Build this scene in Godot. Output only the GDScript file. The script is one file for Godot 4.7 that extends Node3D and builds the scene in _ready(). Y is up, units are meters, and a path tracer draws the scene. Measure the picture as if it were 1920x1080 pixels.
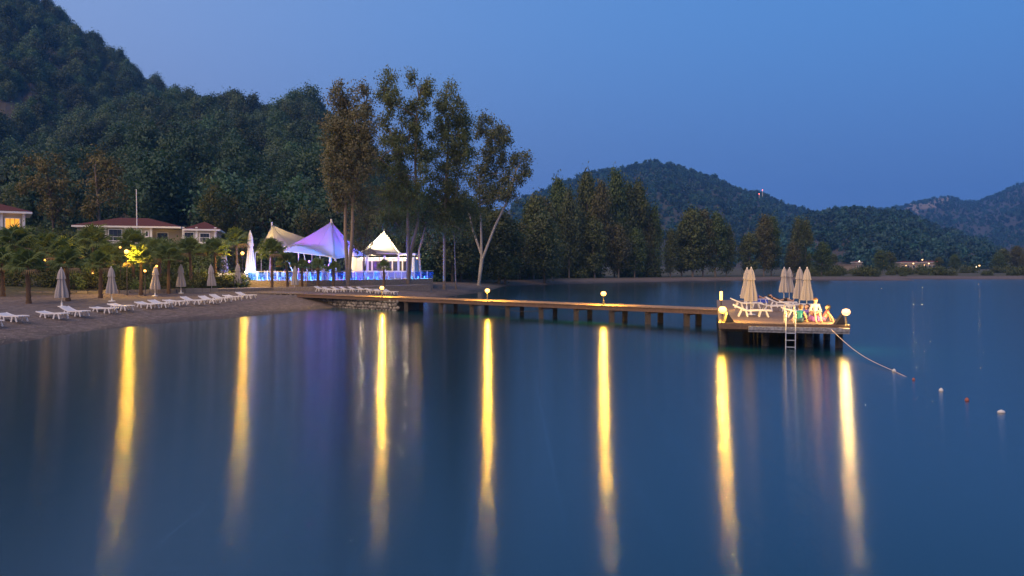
extends Node3D
# A bay at dusk: bathing jetty, beach, lit pool bar, wooded hills.
# Positions are read from the photograph as pixel (x, y) plus the ground they touch or a distance.

const F := 1400.0        # focal length in photograph pixels
const EYE := 3.86        # camera height above the water
const HZ := 500.0        # pixel row of the horizon
const DECK := 1.16       # deck height above the water

var M := {}
var used := {}
var rng := RandomNumberGenerator.new()
var rough_noise := FastNoiseLite.new()
var shore: Array[Vector2] = []

# ------------------------------------------------------------------ mesh collector
class Shape:
	var v := PackedVector3Array()
	var n := PackedVector3Array()
	var c := PackedColorArray()
	var col := Color(1, 1, 1)
	func stri(a: Vector3, b: Vector3, d: Vector3, na: Vector3, nb: Vector3, nd: Vector3) -> void:
		v.append(a); v.append(d); v.append(b)
		n.append(na); n.append(nd); n.append(nb)
		c.append(col); c.append(col); c.append(col)
	func tri(a: Vector3, b: Vector3, d: Vector3) -> void:
		var nn := (b - a).cross(d - a).normalized()
		stri(a, b, d, nn, nn, nn)
	func quad(a: Vector3, b: Vector3, d: Vector3, e: Vector3) -> void:
		tri(a, b, d); tri(a, d, e)
	func box(x: Transform3D, s: Vector3) -> void:
		var h := s * 0.5
		var p: Array[Vector3] = []
		for i in 8:
			p.append(x * Vector3(h.x if i & 1 else -h.x, h.y if i & 2 else -h.y, h.z if i & 4 else -h.z))
		quad(p[4], p[5], p[7], p[6]); quad(p[1], p[0], p[2], p[3])
		quad(p[5], p[1], p[3], p[7]); quad(p[0], p[4], p[6], p[2])
		quad(p[6], p[7], p[3], p[2]); quad(p[0], p[1], p[5], p[4])
	func cube(centre: Vector3, s: Vector3) -> void:
		box(Transform3D(Basis(), centre), s)
	func bar(a: Vector3, b: Vector3, w: float, h: float) -> void:
		var z := (b - a).normalized()
		var x := Vector3.UP.cross(z)
		x = Vector3.RIGHT if x.length() < 0.01 else x.normalized()
		box(Transform3D(Basis(x, z.cross(x), z), (a + b) * 0.5), Vector3(w, h, a.distance_to(b)))
	func tube(p: Array, r: Array, k := 8, caps := true) -> void:
		var rings := []
		var ups := []
		var side := Vector3.ZERO
		for i in p.size():
			var t: Vector3 = (p[mini(i + 1, p.size() - 1)] - p[maxi(i - 1, 0)]).normalized()
			if side == Vector3.ZERO or side.cross(t).length() < 0.05:
				side = t.cross(Vector3.RIGHT if absf(t.x) < 0.8 else Vector3.UP)
			side = (side - t * side.dot(t)).normalized()
			var other := t.cross(side)
			var ring: Array[Vector3] = []
			var un: Array[Vector3] = []
			for j in k:
				var a := TAU * j / k
				var u := side * cos(a) + other * sin(a)
				un.append(u)
				ring.append(p[i] + u * float(r[i]))
			rings.append(ring); ups.append(un)
		for i in p.size() - 1:
			for j in k:
				var j2 := (j + 1) % k
				stri(rings[i][j], rings[i][j2], rings[i + 1][j2], ups[i][j], ups[i][j2], ups[i + 1][j2])
				stri(rings[i][j], rings[i + 1][j2], rings[i + 1][j], ups[i][j], ups[i + 1][j2], ups[i + 1][j])
		if caps:
			for j in k:
				var j2 := (j + 1) % k
				tri(p[0], rings[0][j2], rings[0][j])
				tri(p[-1], rings[-1][j], rings[-1][j2])
	# profile of (radius, height); folds > 0 pleats it
	func lathe(prof: Array, k: int, at := Vector3.ZERO, folds := 0, depth := 0.0, twist := 0.0) -> void:
		var pt := func(i: int, j: int) -> Vector3:
			var a: float = TAU * j / k + twist * prof[i].y
			var r: float = prof[i].x
			if folds > 0:
				r *= 1.0 + depth * cos(folds * TAU * j / k)
			return at + Vector3(cos(a) * r, prof[i].y, -sin(a) * r)
		var nm := func(i: int, j: int) -> Vector3:
			var du: Vector3 = pt.call(i, j + 1) - pt.call(i, j - 1)
			var dv: Vector3 = pt.call(mini(i + 1, prof.size() - 1), j) - pt.call(maxi(i - 1, 0), j)
			var q := du.cross(dv)
			return q.normalized() if q.length() > 1e-9 else Vector3.UP
		for i in prof.size() - 1:
			for j in k:
				var a: Vector3 = pt.call(i, j)
				var b: Vector3 = pt.call(i, j + 1)
				var d: Vector3 = pt.call(i + 1, j + 1)
				var e: Vector3 = pt.call(i + 1, j)
				stri(a, b, d, nm.call(i, j), nm.call(i, j + 1), nm.call(i + 1, j + 1))
				stri(a, d, e, nm.call(i, j), nm.call(i + 1, j + 1), nm.call(i + 1, j))
	func leaf(p: Vector3, along: Vector3, side: Vector3, l: float, w: float) -> void:
		var m := p + along * l * 0.5
		quad(p, m - side * w, p + along * l, m + side * w)
	# a leaf whose shading leans towards the outside of its spray
	func soft_leaf(p: Vector3, along: Vector3, side: Vector3, l: float, w: float, out: Vector3) -> void:
		var m := p + along * l * 0.5
		var a := m - side * w; var b := p + along * l; var e := m + side * w
		var nn := (a - p).cross(b - p).normalized()
		if nn.dot(out) < 0.0:
			var t := a
			a = e; e = t
			nn = -nn
		nn = (nn * 0.6 + out.normalized()).normalized()
		stri(p, a, b, nn, nn, nn); stri(p, b, e, nn, nn, nn)
	func add(o: Shape, x: Transform3D) -> void:
		for i in o.v.size():
			v.append(x * o.v[i]); n.append((x.basis * o.n[i]).normalized()); c.append(o.c[i])
	func mesh() -> ArrayMesh:
		var a := []
		a.resize(Mesh.ARRAY_MAX)
		a[Mesh.ARRAY_VERTEX] = v; a[Mesh.ARRAY_NORMAL] = n; a[Mesh.ARRAY_COLOR] = c
		var m := ArrayMesh.new()
		m.add_surface_from_arrays(Mesh.PRIMITIVE_TRIANGLES, a)
		return m

# ------------------------------------------------------------------ naming helpers
func numbered(nm: String) -> String:
	used[nm] = used.get(nm, -1) + 1
	return nm if used[nm] == 0 else "%s_%03d" % [nm, used[nm]]

func tag(o: Node, label: String, category := "", group := "", kind := "") -> Node:
	if label: o.set_meta("label", label)
	if category: o.set_meta("category", category)
	if group: o.set_meta("group", group)
	if kind: o.set_meta("kind", kind)
	return o

func thing(nm: String, label: String, category: String, at := Vector3.ZERO, turn := 0.0, group := "") -> Node3D:
	var o := Node3D.new()
	o.name = numbered(nm)
	add_child(o)
	o.position = at
	o.rotation.y = turn
	tag(o, label, category, group)
	return o

func obj(nm: String, m: Variant, material: Material, parent: Node = self, x := Transform3D()) -> MeshInstance3D:
	var o := MeshInstance3D.new()
	o.mesh = m.mesh() if m is Shape else m
	o.material_override = material
	o.name = numbered(nm) if parent == self else nm
	parent.add_child(o, true)
	o.transform = x
	return o

func structure(nm: String, m: Variant, material: Material) -> MeshInstance3D:
	var o := obj(nm, m, material)
	o.set_meta("kind", "structure")
	return o

func dup(o: Node3D, at: Vector3, turn := 0.0, scale3 := 1.0, label := "") -> Node3D:
	var d: Node3D = o.duplicate()
	var root := String(o.name).rstrip("0123456789").trim_suffix("_")
	d.name = numbered(root)
	add_child(d)
	d.position = at
	d.rotation = Vector3(0, turn, 0)
	d.scale = Vector3.ONE * scale3
	if label: d.set_meta("label", label)
	return d

func lamp_light(parent: Node3D, at: Vector3, color: Color, energy: float, size := 0.1) -> void:
	var l := OmniLight3D.new()
	l.name = "light"
	l.light_color = color.linear_to_srgb()
	l.light_energy = energy
	l.light_size = size
	l.omni_range = 60.0
	l.omni_attenuation = 2.0
	l.shadow_enabled = true
	parent.add_child(l, true)
	l.position = at

# ------------------------------------------------------------------ places
func dir_of(px: float) -> float: return (px - 960.0) / F
func height_at(py: float, d: float) -> float: return EYE - (py - HZ) / F * d
func pos_d(px: float, d: float, y: float) -> Vector3: return Vector3(dir_of(px) * d, y, -d)
func pos_px(px: float, py: float, d: float) -> Vector3: return Vector3(dir_of(px) * d, height_at(py, d), -d)
func on_plane(px: float, py: float, y: float) -> Vector3:
	var d := (EYE - y) * F / (py - HZ)
	return Vector3(dir_of(px) * d, y, -d)
func on_ground_d(px: float, d: float) -> Vector3:
	var x := dir_of(px) * d
	return Vector3(x, ground_y(x, d), -d)
func on_ground(px: float, py: float) -> Vector3:
	var d := 25.0
	while d < 400.0:
		var x := dir_of(px) * d
		if height_at(py, d) <= ground_y(x, d): break
		d += 0.5
	return on_ground_d(px, d)

func shore_dist(x: float, d: float) -> float:
	var p := Vector2(x, d)
	var best := 1e9
	var inside := false
	var k := shore.size()
	for i in k:
		var a := shore[i]
		var b := shore[(i + 1) % k]
		var ab := b - a
		var t := clampf((p - a).dot(ab) / ab.length_squared(), 0, 1)
		best = minf(best, p.distance_squared_to(a + ab * t))
		if (a.y > d) != (b.y > d) and x < (b.x - a.x) * (d - a.y) / (b.y - a.y) + a.x:
			inside = not inside
	return sqrt(best) if inside else -sqrt(best)

func ramp(s: float, table: Array) -> float:
	for i in table.size() - 1:
		if s <= table[i + 1][0]:
			return lerpf(table[i][1], table[i + 1][1], clampf((s - table[i][0]) / (table[i + 1][0] - table[i][0]), 0, 1))
	return table[-1][1]

const LEFT_LAND := [[-60, -4.0], [-8, -1.2], [0, 0.0], [6, 0.85], [18, 1.08], [24, 1.3], [40, 3.0], [60, 4.4], [100, 6.5], [250, 14.0], [900, 20.0]]
const RIGHT_LAND := [[-60, -4.0], [-8, -1.0], [0, 0.0], [4, 0.55], [10, 0.9], [200, 2.0], [900, 6.0]]

func ground_y(x: float, d: float) -> float:
	var s := shore_dist(x, d) + rough_noise.get_noise_2d(x * 3.0, d * 3.0) * 0.9
	var t := smoothstep(-18.0, 4.0, x - maxf(0.0, d - 200.0) * 0.1)
	var h := lerpf(ramp(s, LEFT_LAND), ramp(s, RIGHT_LAND), t)
	return h + rough_noise.get_noise_2d(x * 9.0, d * 9.0) * 0.07 * clampf(s * 0.3, 0, 1)

# ------------------------------------------------------------------ materials
func lin(r: float, g: float, b: float) -> Color: return Color(r, g, b).linear_to_srgb()

func noise_tex(freq: float, seed_: int, size := 256, normal := false, strength := 4.0, octaves := 4, lo := Color.BLACK, hi := Color.WHITE, kind := FastNoiseLite.TYPE_SIMPLEX_SMOOTH) -> ImageTexture:
	var f := FastNoiseLite.new()
	f.noise_type = kind
	f.seed = seed_
	f.frequency = freq
	f.fractal_octaves = octaves
	var im := f.get_seamless_image(size, size)
	if normal:
		im.convert(Image.FORMAT_RGBA8)
		im.bump_map_to_normal_map(strength)
	else:
		im.convert(Image.FORMAT_RGB8)
		if lo != Color.BLACK or hi != Color.WHITE:
			for y in size:
				for x in size:
					im.set_pixel(x, y, lo.lerp(hi, im.get_pixel(x, y).r))
	return ImageTexture.create_from_image(im)

func mat(nm: String, color: Color, rough := 0.8, tex: Texture2D = null, tscale := 1.0, bump: Texture2D = null, bscale := 1.0) -> StandardMaterial3D:
	var m := StandardMaterial3D.new()
	m.resource_name = nm
	m.albedo_color = color
	m.roughness = rough
	if tex or bump:
		m.uv1_triplanar = true
		m.uv1_world_triplanar = true
		m.uv1_scale = Vector3.ONE * tscale
	if tex: m.albedo_texture = tex
	if bump:
		m.heightmap_enabled = true
		m.heightmap_texture = bump
		m.heightmap_scale = bscale
	M[nm] = m
	return m

func glow(nm: String, color: Color, energy: float) -> StandardMaterial3D:
	var m := mat(nm, Color(0.9, 0.88, 0.8), 0.4)
	m.emission_enabled = true
	m.emission = color.linear_to_srgb()
	m.emission_energy_multiplier = energy
	return m

func leafy(nm: String, r: float, g: float, b: float) -> StandardMaterial3D:
	var m := mat(nm, lin(r, g, b), 0.75)
	m.vertex_color_use_as_albedo = true
	m.backlight_enabled = true
	m.backlight = lin(0.6, 0.65, 0.35)
	return m

# wind ripples running towards the shore: slopes mostly along the wind, long crests across it
func ripples() -> ImageTexture:
	var f := FastNoiseLite.new()
	f.seed = 9
	f.frequency = 0.11
	f.fractal_octaves = 2
	var h := f.get_seamless_image(512, 512)
	var im := Image.create(512, 512, false, Image.FORMAT_RGBA8)
	for y in 512:
		for x in 512:
			var dx := h.get_pixel((x + 1) % 512, y).r - h.get_pixel((x + 511) % 512, y).r
			var dy := h.get_pixel(x, (y + 1) % 512).r - h.get_pixel(x, (y + 511) % 512).r
			var n := Vector3(-dx * 0.09, -dy * 0.44, 1.0).normalized()
			im.set_pixel(x, y, Color(n.x * 0.5 + 0.5, n.y * 0.5 + 0.5, n.z * 0.5 + 0.5))
	return ImageTexture.create_from_image(im)

func materials() -> void:
	var grain := noise_tex(0.02, 3, 256, false, 4, 5, Color(0.72, 0.7, 0.68), Color(1, 1, 1))
	var fine := noise_tex(0.09, 4, 256, false, 4, 4)
	var blot := noise_tex(0.03, 5, 256, false, 4, 4, Color(0.6, 0.58, 0.55), Color(1, 1, 1))
	var land := mat("land", Color.WHITE, 0.95, blot, 0.21, fine, 7.0)
	land.vertex_color_use_as_albedo = true
	var w := mat("water", lin(0.0005, 0.022, 0.046), 0.10)
	w.metallic_specular = 0.6
	w.uv1_triplanar = true
	w.uv1_world_triplanar = true
	w.uv1_scale = Vector3(0.7, 1.0, 1.0)
	w.normal_enabled = true
	w.normal_texture = ripples()
	w.normal_scale = 1.0
	mat("wood", lin(0.33, 0.225, 0.15), 0.7, grain, 1.7)
	M.wood.vertex_color_use_as_albedo = true
	mat("fascia", lin(0.16, 0.098, 0.068), 0.75, grain, 1.1)
	mat("pile", lin(0.1, 0.085, 0.075), 0.85, blot, 1.3, fine, 2.0)
	mat("stone_a", lin(0.40, 0.37, 0.34), 0.9, blot, 2.1, fine, 2.0)
	mat("stone_b", lin(0.27, 0.255, 0.25), 0.9, blot, 2.3, fine, 2.0)
	mat("stone_c", lin(0.55, 0.52, 0.48), 0.9, blot, 1.9, fine, 2.0)
	mat("pebble", lin(0.2, 0.185, 0.17), 0.8)
	M.pebble.vertex_color_use_as_albedo = true
	mat("mortar", lin(0.09, 0.08, 0.075), 0.95, blot, 1.5)
	mat("paving", lin(0.34, 0.29, 0.25), 0.9, blot, 0.7, fine, 1.0)
	mat("plastic", lin(0.62, 0.62, 0.66), 0.45)
	mat("canvas", lin(0.40, 0.375, 0.37), 0.9)
	M.canvas.backlight_enabled = true
	M.canvas.backlight = lin(0.25, 0.22, 0.2)
	mat("canvas_white", lin(0.75, 0.73, 0.70), 0.9)
	M.canvas_white.backlight_enabled = true
	M.canvas_white.backlight = lin(0.5, 0.48, 0.45)
	mat("membrane", lin(0.17, 0.165, 0.165), 0.7)
	M.membrane.backlight_enabled = true
	M.membrane.backlight = lin(0.5, 0.5, 0.5)
	mat("awning", lin(0.09, 0.07, 0.055), 0.9)
	mat("steel", lin(0.62, 0.63, 0.65), 0.35)
	M.steel.metallic = 0.6
	mat("white_paint", lin(0.72, 0.71, 0.69), 0.6)
	mat("render", lin(0.48, 0.42, 0.34), 0.9, noise_tex(0.01, 12, 128, false, 4, 3, Color(0.9, 0.89, 0.87), Color.WHITE), 0.07)
	mat("roof_tile", lin(0.16, 0.045, 0.038), 0.85, grain, 0.9)
	mat("dark_frame", lin(0.06, 0.05, 0.05), 0.6)
	mat("glass", lin(0.03, 0.035, 0.045), 0.08)
	mat("dark", lin(0.02, 0.02, 0.022), 0.7)
	mat("pontoon", lin(0.34, 0.36, 0.42), 0.5, blot, 0.8)
	mat("bark", lin(0.30, 0.25, 0.21), 0.9, blot, 0.9, fine, 2.0)
	mat("bark_white", lin(0.48, 0.45, 0.41), 0.9, blot, 0.9)
	mat("bark_dark", lin(0.11, 0.085, 0.07), 0.95, blot, 0.9, fine, 2.0)
	mat("palm_bark", lin(0.20, 0.13, 0.08), 0.95, blot, 2.5, fine, 4.0)
	mat("rope", lin(0.55, 0.45, 0.40), 0.9)
	mat("buoy_white", lin(0.55, 0.55, 0.55), 0.6)
	mat("buoy_red", lin(0.30, 0.09, 0.07), 0.6)
	mat("cloth_blue", lin(0.03, 0.07, 0.42), 0.9)
	mat("cloth_purple", lin(0.22, 0.08, 0.32), 0.9)
	mat("skin", Color.WHITE, 0.6)
	M.skin.vertex_color_use_as_albedo = true
	mat("hair_dark", lin(0.02, 0.014, 0.01), 0.6)
	mat("hair_brown", lin(0.10, 0.05, 0.025), 0.6)
	mat("chair_white", lin(0.7, 0.7, 0.72), 0.5)
	mat("blue_glass", lin(0.04, 0.2, 0.8), 0.35)  # glass with a blue tint of its own
	M.blue_glass.transparency = BaseMaterial3D.TRANSPARENCY_ALPHA
	M.blue_glass.albedo_color.a = 0.38
	leafy("leaf_gum", 0.95, 1, 0.9)
	leafy("leaf_palm", 0.125, 0.175, 0.05)
	leafy("leaf_pine", 0.056, 0.108, 0.06)
	leafy("leaf_hazed", 0.028, 0.085, 0.075)  # distance haze put into the leaf colour: bluer and less red than leaf_pine
	leafy("leaf_hedge", 0.1, 0.12, 0.04)
	mat("palm_dry", lin(0.16, 0.11, 0.05), 0.9)
	glow("bulb", Color(1.0, 0.42, 0.06), 5.0)
	glow("bulb_warm", Color(1.0, 0.46, 0.16), 2.4)
	glow("bulb_white", Color(1.0, 0.86, 0.62), 6.0)
	glow("bulb_blue", Color(0.04, 0.32, 1.0), 5.0)
	glow("bulb_violet", Color(0.42, 0.12, 1.0), 6.0)
	glow("bulb_red", Color(1.0, 0.12, 0.08), 10.0)
	glow("window_lit", Color(1.0, 0.42, 0.03), 1.0)
	M.window_lit.albedo_color = lin(0.25, 0.15, 0.05)
	glow("far_lit", Color(1.0, 0.55, 0.18), 6.0)

# ------------------------------------------------------------------ foliage
func rand_dir() -> Vector3:
	var y := rng.randf_range(-1, 1)
	var a := rng.randf() * TAU
	var r := sqrt(1 - y * y)
	return Vector3(cos(a) * r, y, sin(a) * r)

func clump(s: Shape, at: Vector3, r: float, leaves: int, l: float, w: float, base: Color, droop := 0.5) -> void:
	var shade := rng.randf_range(0.75, 1.2)
	for i in leaves:
		var q := Vector3(rng.randfn(), rng.randfn() * 1.2, rng.randfn()) * r * 0.66
		var d := (rand_dir() + Vector3.DOWN * droop * 1.6).normalized()
		var sd := d.cross(rand_dir()).normalized()
		var k := shade * rng.randf_range(0.75, 1.25)
		s.col = Color(base.r * k * rng.randf_range(0.9, 1.15), base.g * k, base.b * k)
		var size := rng.randf_range(0.7, 1.3)
		var out := q.normalized() + Vector3.UP * 0.25
		if d.cross(sd).dot(out) < 0.0: sd = -sd
		s.soft_leaf(at + q, d, sd, l * size, w * size, out)

# A tree whose crown is a set of ellipses (photo pixels) at its own distance, given depth of its own.
func spot_tree(nm: String, label: String, category: String, d: float, base_px: float, ellipses: Array, color: Color, bark: String, trunk_r: float, group := "", forks := [], density := 1.5, clump_px := 7.5, leaf := 0.3, flesh := 95) -> Node3D:
	var root := on_ground_d(base_px, d)
	root.y -= 0.1
	var t := thing(nm, label, category, root, 0.0, group)
	var crown := Shape.new()
	var wood := Shape.new()
	var m := d / F
	# trunk: from the base through the fork points to the middle of the crown
	var lowest := 1e9
	var heart := Vector3.ZERO
	var mids: Array[Vector3] = []
	for e in ellipses:
		var p := pos_px(e[0], e[1], d) - root
		p.z += rng.randf_range(-0.8, 0.8) * e[2] * m
		mids.append(p)
		heart += p
	heart /= ellipses.size()
	var trunks: Array = []
	if forks.is_empty():
		forks = [[[lerpf(base_px, 960 + (heart.x + root.x) / d * F, 0.5), 500 - (heart.y + root.y - EYE) / m * 0.5]]]
	for f in forks:
		var line: Array = [Vector3(rng.randf_range(-0.1, 0.1), -0.2, 0), Vector3(0, 0.5, 0)]
		var zz := 0.0
		for q in f:
			zz += rng.randf_range(-0.6, 0.6)
			var p := pos_px(q[0], q[1], d) - root
			p.z = zz
			line.append(p)
		trunks.append(line)
	for line in trunks:
		var rr := []
		var total := float(line.size() - 1)
		for i in line.size():
			rr.append(trunk_r * (1.35 if i == 0 else lerpf(1.0, 0.42, i / total)))
		wood.tube(line, rr, 9)
	for k in mids.size():
		# the limb leaves the nearest lower trunk point
		var p := mids[k]
		var from := Vector3.ZERO
		var best := 1e9
		for line in trunks:
			for i in range(1, line.size()):
				var q: Vector3 = line[i]
				var cost := q.distance_to(p) + (8.0 if q.y > p.y - 0.5 else 0.0) * 1.0
				if cost < best:
					best = cost
					from = q
		for j in k:
			var q2 := mids[j] - Vector3(0, 0.6, 0)
			if q2.y < p.y - 0.8 and q2.distance_to(p) < best:
				best = q2.distance_to(p)
				from = q2
		var mid := from.lerp(p, 0.5) + Vector3(rng.randf_range(-0.4, 0.4), 0.3, rng.randf_range(-0.4, 0.4))
		var r0 := clampf(trunk_r * 0.42, 0.05, 0.18)
		wood.tube([from, mid, p], [r0, r0 * 0.75, r0 * 0.4], 6, false)
		var e: Array = ellipses[k]
		var n := int(maxf(3.0, e[2] * e[3] * PI / (clump_px * clump_px * PI) * 1.25 * density))
		for i in n:
			var a := rng.randf() * TAU
			var rr := sqrt(rng.randf())
			var c := p + Vector3(cos(a) * rr * e[2] * m, sin(a) * rr * e[3] * m, rng.randf_range(-0.8, 0.8) * e[2] * m)
			clump(crown, c, clump_px * m * rng.randf_range(0.75, 1.25), flesh, leaf, leaf * 0.24, color)
			if i % 3 == 0:
				wood.tube([p, p.lerp(c, 0.5) + Vector3(0, 0.15, 0), c], [r0 * 0.4, r0 * 0.28, 0.015], 4, false)
	obj("trunk", wood, M[bark], t)
	obj("crown", crown, M.leaf_gum, t)
	return t

# generic tree of unit-ish size for duplicates: height h, half width w
func make_tree(h: float, w: float, bare: float, clumps: int, leaves: int, leaf: float, color: Color, droop: float, cone: float) -> Array:
	var wood := Shape.new()
	var crown := Shape.new()
	var lean := Vector3(rng.randf_range(-0.04, 0.04) * h, h * 0.55, rng.randf_range(-0.04, 0.04) * h)
	wood.tube([Vector3(0, -0.5, 0), Vector3(0, h * 0.1, 0), lean, Vector3(lean.x * 1.4, h * 0.92, lean.z * 1.4)], [h * 0.018, h * 0.013, h * 0.008, h * 0.002], 7)
	for i in clumps:
		var f := pow(rng.randf(), 0.85)
		var y := lerpf(bare, 0.97, f)
		var wide := w * pow(sin(PI * clampf(0.12 + 0.86 * f, 0, 1)), 0.6) * lerpf(1.0, 1.0 - f, cone)
		var a := rng.randf() * TAU
		var rr := sqrt(rng.randf()) * wide
		var p := Vector3(cos(a) * rr, y * h, sin(a) * rr) + lean * Vector3(1, 0, 1) * f
		var cr := w * rng.randf_range(0.16, 0.3)
		clump(crown, p, cr * 1.15, leaves, leaf, leaf * 0.3, color, droop)
		if i % 4 == 0:
			wood.tube([Vector3(lean.x * f, maxf(0.05, y - 0.12) * h, lean.z * f), p], [h * 0.005, h * 0.001], 4, false)
	return [wood.mesh(), crown.mesh()]

func tree_thing(nm: String, label: String, group: String, parts: Array, leafm: Material, bark: Material, at: Vector3, s: float, wide := 1.0) -> Node3D:
	var t := thing(nm, label, "tree", at, rng.randf() * TAU, group)
	t.scale = Vector3(s * wide, s, s * wide)
	obj("trunk", parts[0], bark, t)
	obj("crown", parts[1], leafm, t)
	return t

func scatter(nm: String, mesh: Mesh, material: Material, list: Array, colors: Array, label: String) -> void:
	var mm := MultiMesh.new()
	mm.transform_format = MultiMesh.TRANSFORM_3D
	mm.use_colors = true
	mm.mesh = mesh
	mm.instance_count = list.size()
	for i in list.size():
		mm.set_instance_transform(i, list[i])
		mm.set_instance_color(i, colors[i])
	var o := MultiMeshInstance3D.new()
	o.multimesh = mm
	o.material_override = material
	o.name = numbered(nm)
	add_child(o)
	tag(o, label, "forest", "", "stuff")

# ------------------------------------------------------------------ hills
# ridge: [[px, py]...] seen from the camera, at distance d1; the foot lies at d0
func ridge_y(ridge: Array, px: float) -> float:
	for i in ridge.size() - 1:
		if px <= ridge[i + 1][0]:
			return lerpf(ridge[i][1], ridge[i + 1][1], smoothstep(0.0, 1.0, (px - ridge[i][0]) / float(ridge[i + 1][0] - ridge[i][0])) * 0.5 + 0.5 * (px - ridge[i][0]) / float(ridge[i + 1][0] - ridge[i][0]))
	return ridge[-1][1]

func hill_point(h: Dictionary, px: float, t: float) -> Vector3:
	# t 0 foot, 1 crest, up to 1.6 behind
	var d: float = lerpf(h.d0, h.d1, t)
	var crest: float = height_at(ridge_y(h.ridge, px), h.d1) - h.trees
	var foot: float = ground_y(dir_of(px) * h.d0, h.d0) - 1.5
	crest = maxf(crest, foot)
	var up := pow(clampf(t, 0, 1), h.curve)
	if t > 1.0: up = 1.0 - (t - 1.0) * 1.1
	var x := dir_of(px) * d
	var bump: float = rough_noise.get_noise_2d(x * 40.0 / h.wave, d * 40.0 / h.wave) * h.relief * sin(PI * clampf(t, 0, 1))
	var ravine: float = absf(rough_noise.get_noise_2d(px * h.gully, 40.0 + t * 12.0)) * h.relief * 1.6 * sin(PI * clampf(t, 0, 1))
	return Vector3(x, foot + (crest - foot) * up + bump - ravine, -d)

func build_hill(h: Dictionary) -> void:
	var s := Shape.new()
	var nx: int = h.cols
	var ny := 34
	var pts := []
	for i in nx + 1:
		var col := []
		var px: float = lerpf(h.px0, h.px1, i / float(nx))
		for j in ny + 1:
			col.append(hill_point(h, px, 1.6 * j / float(ny)))
		pts.append(col)
	for i in nx:
		for j in ny:
			var k: float = 0.5 + 0.5 * rough_noise.get_noise_2d(i * 31.0, j * 37.0)
			s.col = h.ca.lerp(h.cb, k)
			s.quad(pts[i][j], pts[i + 1][j], pts[i + 1][j + 1], pts[i][j + 1])
	structure(h.name, s, M.land)

# ------------------------------------------------------------------ objects
func parasol(nm: String, label: String, group: String, canvas: Material, h: float, r: float, foot: float) -> Node3D:
	var t := thing(nm, label, "parasol", Vector3.ZERO, 0, group)
	var s := Shape.new()
	var prof := []
	for i in 13:
		var f := i / 12.0
		prof.append(Vector2(r * lerpf(1.0, 0.12, pow(f, 1.25)) * (1.0 + 0.05 * sin(f * 9.0)), lerpf(foot, h, f)))
	s.lathe(prof, 64, Vector3.ZERO, 8, 0.3)
	obj("canopy", s, canvas, t)
	s = Shape.new()
	s.lathe([Vector2(r * 0.72, lerpf(foot, h, 0.64)), Vector2(r * 0.66, lerpf(foot, h, 0.7)), Vector2(r * 0.52, lerpf(foot, h, 0.84)), Vector2(r * 0.3, lerpf(foot, h, 0.95)), Vector2(0.02, h)], 48, Vector3.ZERO, 8, 0.2)
	obj("vent_cap", s, canvas, t)
	s = Shape.new()
	s.tube([Vector3(0, 0.05, 0), Vector3(0, h + 0.03, 0)], [0.026, 0.026], 8)
	obj("pole", s, M.white_paint, t)
	s = Shape.new()
	s.lathe([Vector2(0.001, 0.001), Vector2(0.25, 0.001), Vector2(0.25, 0.06), Vector2(0.06, 0.09), Vector2(0.05, 0.3), Vector2(0.026, 0.31)], 20)
	obj("base", s, M.white_paint, t)
	s = Shape.new()
	s.lathe([Vector2(0.03, h - 0.01), Vector2(0.045, h + 0.03), Vector2(0.001, h + 0.09)], 10)
	obj("finial", s, M.white_paint, t)
	return t

# lies along local x: head at -x; raise = backrest rise in metres
func lounger(nm: String, label: String, group: String, rise: float) -> Node3D:
	var t := thing(nm, label, "sun lounger", Vector3.ZERO, 0, group)
	var w := 0.32
	var prof := func(x: float) -> float:
		var y := 0.31 + 0.03 * sin((x + 0.2) * 2.2)
		if x < -0.2: y += rise * pow((-0.2 - x) / 0.75, 1.15)
		return y
	for sd in [-1, 1]:
		var r := Shape.new()
		var prev := Vector3(-0.95, prof.call(-0.95), sd * w)
		for i in 14:
			var x := -0.95 + 1.9 * (i + 1) / 14.0
			var p := Vector3(x, prof.call(x), sd * w)
			r.bar(prev, p, 0.055, 0.07)
			prev = p
		obj("side_rail", r, M.plastic, t)
	var s := Shape.new()
	for i in 17:
		var x := -0.16 + i * 0.066
		s.cube(Vector3(x, prof.call(x), 0), Vector3(0.05, 0.022, w * 2))
	obj("seat", s, M.plastic, t)
	s = Shape.new()
	for i in 12:
		var x := -0.92 + i * 0.066
		var a := atan2(prof.call(x + 0.03) - prof.call(x - 0.03), 0.06)
		s.box(Transform3D(Basis(Vector3.BACK, a), Vector3(x, prof.call(x), 0)), Vector3(0.054, 0.022, w * 2))
	obj("backrest", s, M.plastic, t)
	for q in [[-0.52, -0.68, 0.35], [-0.3, -0.22, 0.3], [0.42, 0.34, 0.31], [0.68, 0.8, 0.31]]:
		for sd in [-1, 1]:
			var g := Shape.new()
			g.bar(Vector3(q[0], q[2], sd * w), Vector3(q[1], 0.0, sd * (w + 0.02)), 0.05, 0.075)
			obj("leg", g, M.plastic, t)
	return t

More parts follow.
